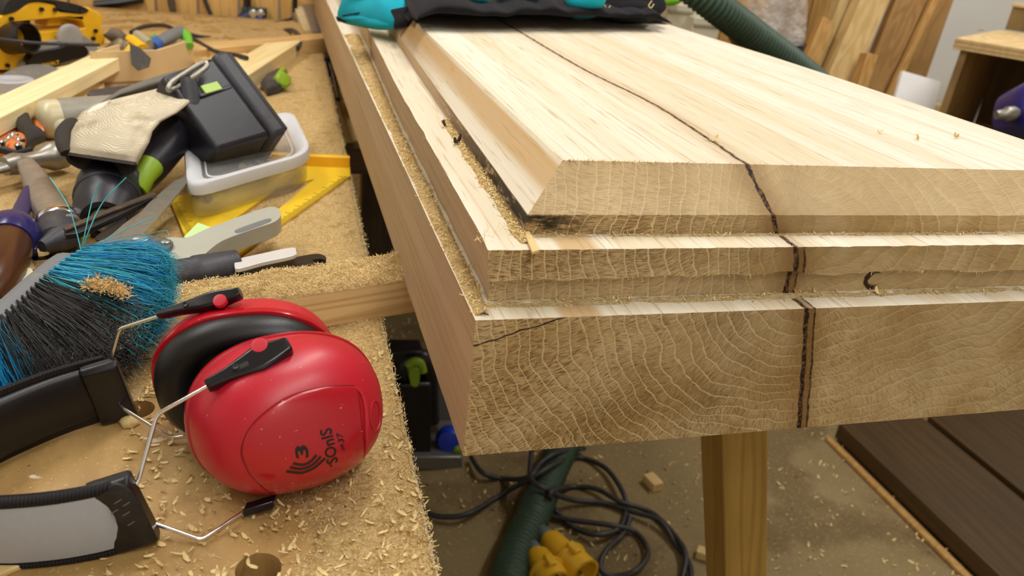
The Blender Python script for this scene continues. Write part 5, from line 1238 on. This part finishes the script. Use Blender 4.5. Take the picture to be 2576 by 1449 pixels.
for k in range(15):
    a = k/14; rings.append([(bcx.x + (brd*1.0*math.cos(.5*math.pi*a)**.6 if a < 1 else .004)*math.cos(q)*(1 + .12*noise.noise(V((math.cos(q)*2, math.sin(q)*2, a*3)))), 2.06 + (brd*1.0*math.cos(.5*math.pi*a)**.6 if a < 1 else .004)*math.sin(q)*(1 + .12*noise.noise(V((math.cos(q)*2, math.sin(q)*2, a*3)))), bcx.z - .01 + .21*math.sin(.5*math.pi*a)) for q in [2*math.pi*j/40 for j in range(40)]])
tag(mb.loft(rings, False).build('plastic_bag', bagmat(), smooth=180), 'puffed clear plastic bag lining the black bin', 'plastic bag')
# leaning timbers
def lean(xb, yb, xt, yt, wpx, yy, dp, mat, lab, topcut=False, tilt=.2):
    """board through pixel (xb,yb) and (xt,yt) on the plane y=yy, wpx wide in the photo, leaning to the wall"""
    nn_ = V((0, -1, tilt)).normalized(); a, b, c_ = (pl(x, y, (0, yy, 0), nn_) for x, y in ((xb, yb), (xt, yt), (xb + wpx, yb + wpx*.2)))
    d = (b-a).normalized(); wv = (c_-a); wv = wv - d*d.dot(wv); wd_ = wv.length; sx = wv.normalized()
    foot = a - d*((a.z - ZF - .004 + max(0, sx.z*wd_*-1))/d.z); top_ = b if topcut else b + d*.45
    mb = MB().prism([foot, foot + sx*wd_, top_ + sx*wd_, top_], -nn_*dp)
    return one(mb, 'board', mat, lab, 'board', 'boards leaning on the white wall', bevel=.002)
lean(2022, 165, 2072, 42, 34, 1.80, .03, M['pine_lean2'], 'short honey coloured board with its top end showing, left in the leaning row', True)
lean(2035, 160, 2110, -10, 10, 1.93, .012, plain('white_strip', 'd6d4d0', .5), 'narrow white strip leaning between the honey boards')
lean(2050, 175, 2118, -10, 38, 1.86, .04, wood('lean_grey', 'c2a873', 'a38a56', (.3, 0, 1), 26, .05), 'olive tinted board leaning second from the bin')
lean(2086, 186, 2170, -10, 66, 1.80, .05, M['pine_lean'], 'wide pale pine board leaning in the middle of the row')
lean(2160, 210, 2185, 132, 26, 1.74, .04, M['pine_lean2'], 'short orange batten with its cut top showing in front of the leaning boards', True)
lean(2168, 215, 2258, -10, 76, 1.88, .03, M['oak_lean'], 'broad brown board leaning right of the wide pale one')
lean(2236, 238, 2352, -10, 14, 1.84, .02, M['pine_lean2'], 'thin reddish lath leaning on the brown boards')
lean(2278, 175, 2342, -10, 56, 2.0, .02, wood('mdf_lean', 'ab8450', '8d6838', (.35, 0, 1), 14, .1), 'short wide brown panel hanging back against the white wall')
lean(1962, 60, 1990, -40, 24, 2.235, .03, M['pine_lean2'], 'upright pine post standing behind the plastic bag', True, 0)
wp = one(MB().prism([pl(x, y, (0, 1.72, 0), (0, -1, .45)) for x, y in ((2230, 330), (2272, 178), (2368, 206), (2330, 360))], (0, .012, -.004)), 'white_panel', plain('white_panel', 'efeeec', .5, var=.03), 'white rectangular sheet leaning in front of the brown panel', 'panel', bevel=.0008)
# plywood stand on the far right
cbn = thing('plywood_stand', 'plywood machine stand with screwed top at the far right', 'stand', (1.95, 1.55, ZF))
CC = V((1.722, 1.5, .138)); E1, E2 = V((.8164, .5775, 0)), V((.543, -.8397, 0))
def q_(a, b, z): return CC + E1*a + E2*b + V((0, 0, z))
MB().prism([q_(0, 0, 0), q_(.62, 0, 0), q_(.62, .42, 0), q_(0, .42, 0)], (0, 0, -.030)).build('top', M['ply'], cbn, bevel=.001)
for k in range(5): MB().prism([q_(-.0008, -.0008, -.003-.0058*k), q_(-.0008, .42, -.003-.0058*k), q_(.01, .42, -.003-.0058*k), q_(.01, -.0008, -.003-.0058*k)], (0, 0, -.0024)).build('ply_layer', M['ply_edge'] if k % 2 else M['ply'], cbn)
zf_ = ZF - CC.z
def sidep(b0, th):
    MB().loft([[q_(.02, b0, -.031), q_(.6, b0, -.031), q_(.6, b0+th, -.031), q_(.02, b0+th, -.031)], [q_(.16, b0-.05, zf_), q_(.6, b0-.05, zf_), q_(.6, b0-.05+th, zf_), q_(.16, b0-.05+th, zf_)]]).build('side', wood('ply_side', 'a8895a', '7d6238', (0, 0, 1), 14, .1) if b0 < .1 else M['ply'], cbn, bevel=.001)
sidep(.018, .02); sidep(.38, .02)
MB().prism([q_(.58, .03, -.032), q_(.58, .4, -.032), q_(.58, .4, zf_), q_(.58, .03, zf_)], E1*.012).build('back', wood('ply_dark', '7a6038', '5c4626', (0, 0, 1), 12, .1), cbn)
MB().prism([q_(.03, .04, -.30), q_(.58, .04, -.30), q_(.58, .38, -.30), q_(.03, .38, -.30)], (0, 0, -.018)).build('shelf', M['ply'], cbn)
sc_ = pz(2468, 77, CC.z); MB().lathe(sc_, (0, 0, 1), [(.010, 0), (.010, .002), (.006, .005), (.0001, .005)], 14).build('screw', M['chrome'], cbn)
ub = thing('plywood_riser', 'smaller plywood box standing on top of the plywood stand', 'box', (2.1, 1.6, CC.z))
q0 = pz(2528, 74, CC.z)
MB().prism([q0, q0 + E2*.3, q0 + E2*.3 + V((0, 0, .075)), q0 + V((0, 0, .075))], E1*.2).build('body', wood('riser_ply', '8f7546', '6b552e', (0, 0, 1), 12, .1), ub, bevel=.001)
MB().prism([q0 - E1*.006 - E2*.004 + V((0, 0, .075)), q0 + E2*.31 - E1*.006 + V((0, 0, .075)), q0 + E2*.31 + E1*.21 + V((0, 0, .075)), q0 - E2*.004 + E1*.21 + V((0, 0, .075))], (0, 0, .01)).build('top', M['ply'], ub, bevel=.001)
bmn = thing('blue_machine', 'blue machine part with a silver knob inside the plywood stand', 'machine', (1.9, 1.2, -.2))
bc_ = dep(2578, 285, 1.80)
MB().pillow(cr([dep(x, y, 1.82) for x, y in ((2548, 250), (2570, 212), (2640, 190), (2700, 250), (2660, 360), (2580, 340), (2545, 300))], 3, True), -fw*.05, .08, 6).build('housing', plain('deep_blue', '221f70', .3, var=.1), bmn, smooth=60)
MB().lathe(dep(2528, 287, 1.80), RM @ V((1, .1, 0)), [(.010, -.02), (.012, 0), (.016, .004), (.016, .02), (.01, .03)], 18).build('knob', M['worn_steel'], bmn)
tr2 = one(MB().box(pyy(2372, 262, 2.24) + V((0, 0, -.02)), (.3, .05, .04)), 'wall_batten', M['pine_y'], 'pale batten fixed low on the white wall beside the stand', 'batten')

# ------------------------------------------------------------------ floor level
cab = [((1060, 1285), (1110, 1300), (1180, 1292), (1260, 1245), (1340, 1200), (1400, 1165), (1450, 1150), (1520, 1175), (1565, 1235), (1575, 1285), (1555, 1330), (1500, 1345), (1440, 1325), (1395, 1280), (1385, 1240), (1430, 1225), (1500, 1230), (1560, 1262), (1640, 1290), (1700, 1350), (1725, 1400), (1712, 1470)),
 ((1185, 1150), (1215, 1190), (1270, 1205), (1330, 1200), (1360, 1165), (1400, 1140), (1470, 1128)),
 ((1338, 1130), (1335, 1200), (1370, 1230), (1440, 1258), (1520, 1265), (1600, 1290), (1660, 1310), (1700, 1370), (1735, 1420), (1738, 1480)),
 ((1385, 1300), (1450, 1310), (1540, 1322), (1600, 1340), (1630, 1390), (1600, 1435), (1545, 1450), (1510, 1430), (1525, 1385), (1570, 1340), (1585, 1300))]
for i, (c_, lb_) in enumerate(zip(cab, ('long black cable coiled in loops on the workshop floor', 'black cable crossing the hose near the corner of the beam', 'black cable sweeping from the hose towards the trestle leg', 'black cable loop nearest the yellow connectors'))):
    pts = [pz(x, y, ZF + .009 + (.075 if (1290 < x < 1420 and y < 1260 and i < 3) else .006*((j+i) % 3))) for j, (x, y) in enumerate(c_)]
    one(MB().tube(cr(pts, 8), .0062, 8), 'cable', M['cable'], lb_, 'cable', smooth=60)
M['plug_yellow'] = plain('plug_yellow', 'dfae22', .45, var=.1, dust=.05)
def plug(a, b, lab, gland=True):
    a, b = V(a), V(b); d = b-a; L = d.length; t = thing('plug_connector', lab, 'connector', (a.x, a.y, ZF))
    MB().lathe(a, d, [(.018, 0), (.0265, .012), (.029, L*.42), (.031, L*.5), (.038, L*.54), (.040, L*.58), (.040, L*.64), (.036, L*.66), (.036, L*.98), (.038, L), (.032, L), (.031, L*.72), (.0001, L*.72)], 28).build('shell', M['plug_yellow'], t, smooth=35)
    u, w_ = perp(d); up = V((0, 0, 1)); 
    MB().box(a + d*.66 + up*.04, (.03, .018, .01), frame(d, z=up)).build('catch', M['plug_yellow'], t, bevel=.003)
    for q in range(3): MB().lathe(a + d*.78 + (u*math.cos(q*2.1) + w_*math.sin(q*2.1))*.015, d, [(.005, 0), (.005, .015)], 10).build('pin', M['chrome'], t)
    if gland: MB().lathe(a, d, [(.010, -.03), (.016, -.022), (.019, -.006), (.018, .004)], 20).build('gland', plain('gland_grey', '5c6770', .5), t, label='blue grey cable gland')
plug(pz(1375, 1352, ZF+.045), pz(1470, 1448, ZF+.045), 'yellow cable connector on the floor with its open end showing, the right of two')
plug(pz(1345, 1390, ZF+.045), pz(1395, 1475, ZF+.045), 'yellow cable connector on the floor beside the green hose, the left of two')
cbit = one(MB().box(pz(1642, 1213, ZF+.012), (.03, .045, .024), Matrix.Rotation(.2, 3, 'Z')), 'offcut', M['pine_y'], 'small pale wood block on the floor left of the trestle leg', 'offcut', bevel=.002)
cb2 = one(MB().box(pz(1775, 1395, ZF+.010), (.025, .04, .02), Matrix.Rotation(.9, 3, 'Z')), 'offcut', M['pine_y'], 'pale wedge of wood on the floor against the trestle leg', 'offcut', bevel=.002)
fb = MB()
def smf():
    x, y = rnd.uniform(.1, 2.0), rnd.uniform(.3, 2.0)
    return (x, y, ZF + .001) if noise.noise(V((x*5, y*5, 0))) > -.25 else None
chips(fb, 2600, smf, (.004, .016), (.002, .006), 2.4)
tag(fb.build('floor_shavings', M['shaving'], kind='stuff', smooth=0), 'scattered wood shavings on the dim workshop floor', 'shavings')
# dark boards stacked at lower right
M['dark_oak'] = wood('dark_oak', '513c20', '3a2a14', (0, 1, 0), 22, .05, .55)
for x0, x1, z1, lb_ in ((1.318, 1.338, ZF+.012, 'thin light brown batten on the floor along the dark boards'), (1.347, 1.622, -.842, 'dark brown board on edge blocks right of the trestle leg'), (1.648, 2.05, -.842, 'dark brown board furthest right on the floor'), ):
    t = thing('dark_board' if x1 > 1.35 else 'floor_batten', lb_, 'board', ((x0+x1)/2, 0.58, ZF))
    MB().box(((x0+x1)/2, 0.58, (ZF+z1)/2 if x1 < 1.35 else z1-.024), (x1-x0, 1.0, z1-ZF if x1 < 1.35 else .048), ).build('board', M['dark_oak'] if x1 > 1.35 else M['pine_lean2'], t, bevel=.003)
    if x1 > 1.35:
        for yy in (.2, .9): MB().box(((x0+x1)/2, yy, (ZF + z1 - .048)/2), (x1-x0-.06, .05, z1-.048-ZF)).build('block', M['dark_oak'], t)
# black and green machine in the gap under the bench
sw = thing('plunge_saw', 'black and lime green power tool standing in the gap under the bench', 'power tool', (.2, 1.15, ZF))
yq = 1.12
def q2(x, y, d_=0): return pyy(x, y, yq + d_)
def gbox(x0, y0, x1, y1, dpt, nm, mat, d_=0, **kw): return MB().prism([q2(x0, y0, d_), q2(x1, y0, d_), q2(x1, y1, d_), q2(x0, y1, d_)], (0, dpt, 0)).build(nm, mat, sw, bevel=.006, **kw)
gbox(985, 965, 1085, 1150, .10, 'housing', M['black_plastic'])
MB().tube(cr([q2(x, y, .03) for x, y in ((1010, 1000), (1018, 940), (1035, 905), (1065, 900), (1078, 930), (1082, 1000), (1085, 1060))], 5), .020, 14).build('handle', M['black_plastic'], sw, smooth=60)
MB().prism([q2(x, y, -.02) for x, y in rpath([(1030, 940), (1036, 928), (1052, 928), (1056, 940), (1054, 965), (1046, 974), (1034, 968)], 3)], (0, .03, 0)).build('switch', M['lime'], sw, bevel=.003, label='lime green switch')
MB().tube(cr([q2(x, y, -.005) for x, y in ((1026, 922), (1040, 910), (1058, 914), (1064, 935))], 4), .010, 10).build('green_trim', M['lime'], sw)
gbox(983, 885, 1068, 915, .06, 'top_housing', M['navy_plastic'], .02)
gbox(1035, 1150, 1165, 1182, .2, 'base_plate', plain('alu_base', '7d7c7a', .4, .5), -.02)
gbox(1072, 945, 1130, 965, .06, 'grey_cap', plain('gap_grey', '8f9090', .5), .06)
gbox(1076, 968, 1140, 1060, .06, 'side_case', plain('gap_grey2', '6e6f6e', .5), .07)
MB().lathe(q2(1130, 1105, .02), (-.3, -1, .2), [(.03, -.02), (.034, 0), (.026, .015), (.0001, .018)], 24).build('blue_cap', plain('bright_blue', '1c3cc4', .35), sw)
MB().lathe(q2(1152, 1128, .0), (-.3, -1, .2), [(.016, -.02), (.016, 0), (.0001, .01)], 18).build('green_cap', M['lime'], sw)

# ------------------------------------------------------------------ last small things on the bench
wc2 = MB().pillow([pz(x, y, ZB + .001) for x, y in ((296, 1062), (318, 1046), (345, 1052), (352, 1066), (335, 1076), (310, 1078))], (0, 0, .007), .001, 4, .5, .002, 120)
one(wc2, 'wood_chip', M['shaving'], 'thick pale wood chip under the far end cap of the headband', 'wood chip', smooth=60)
one(MB().prism([pz(x, y, ZB + .004) for x, y in ((-60, 1398), (0, 1392), (55, 1400), (82, 1408), (0, 1444), (-60, 1470))], (0, 0, -.004)), 'offcut', M['pine_y'], 'thin pale offcut under the headband in the bottom left corner', 'offcut', bevel=.001)
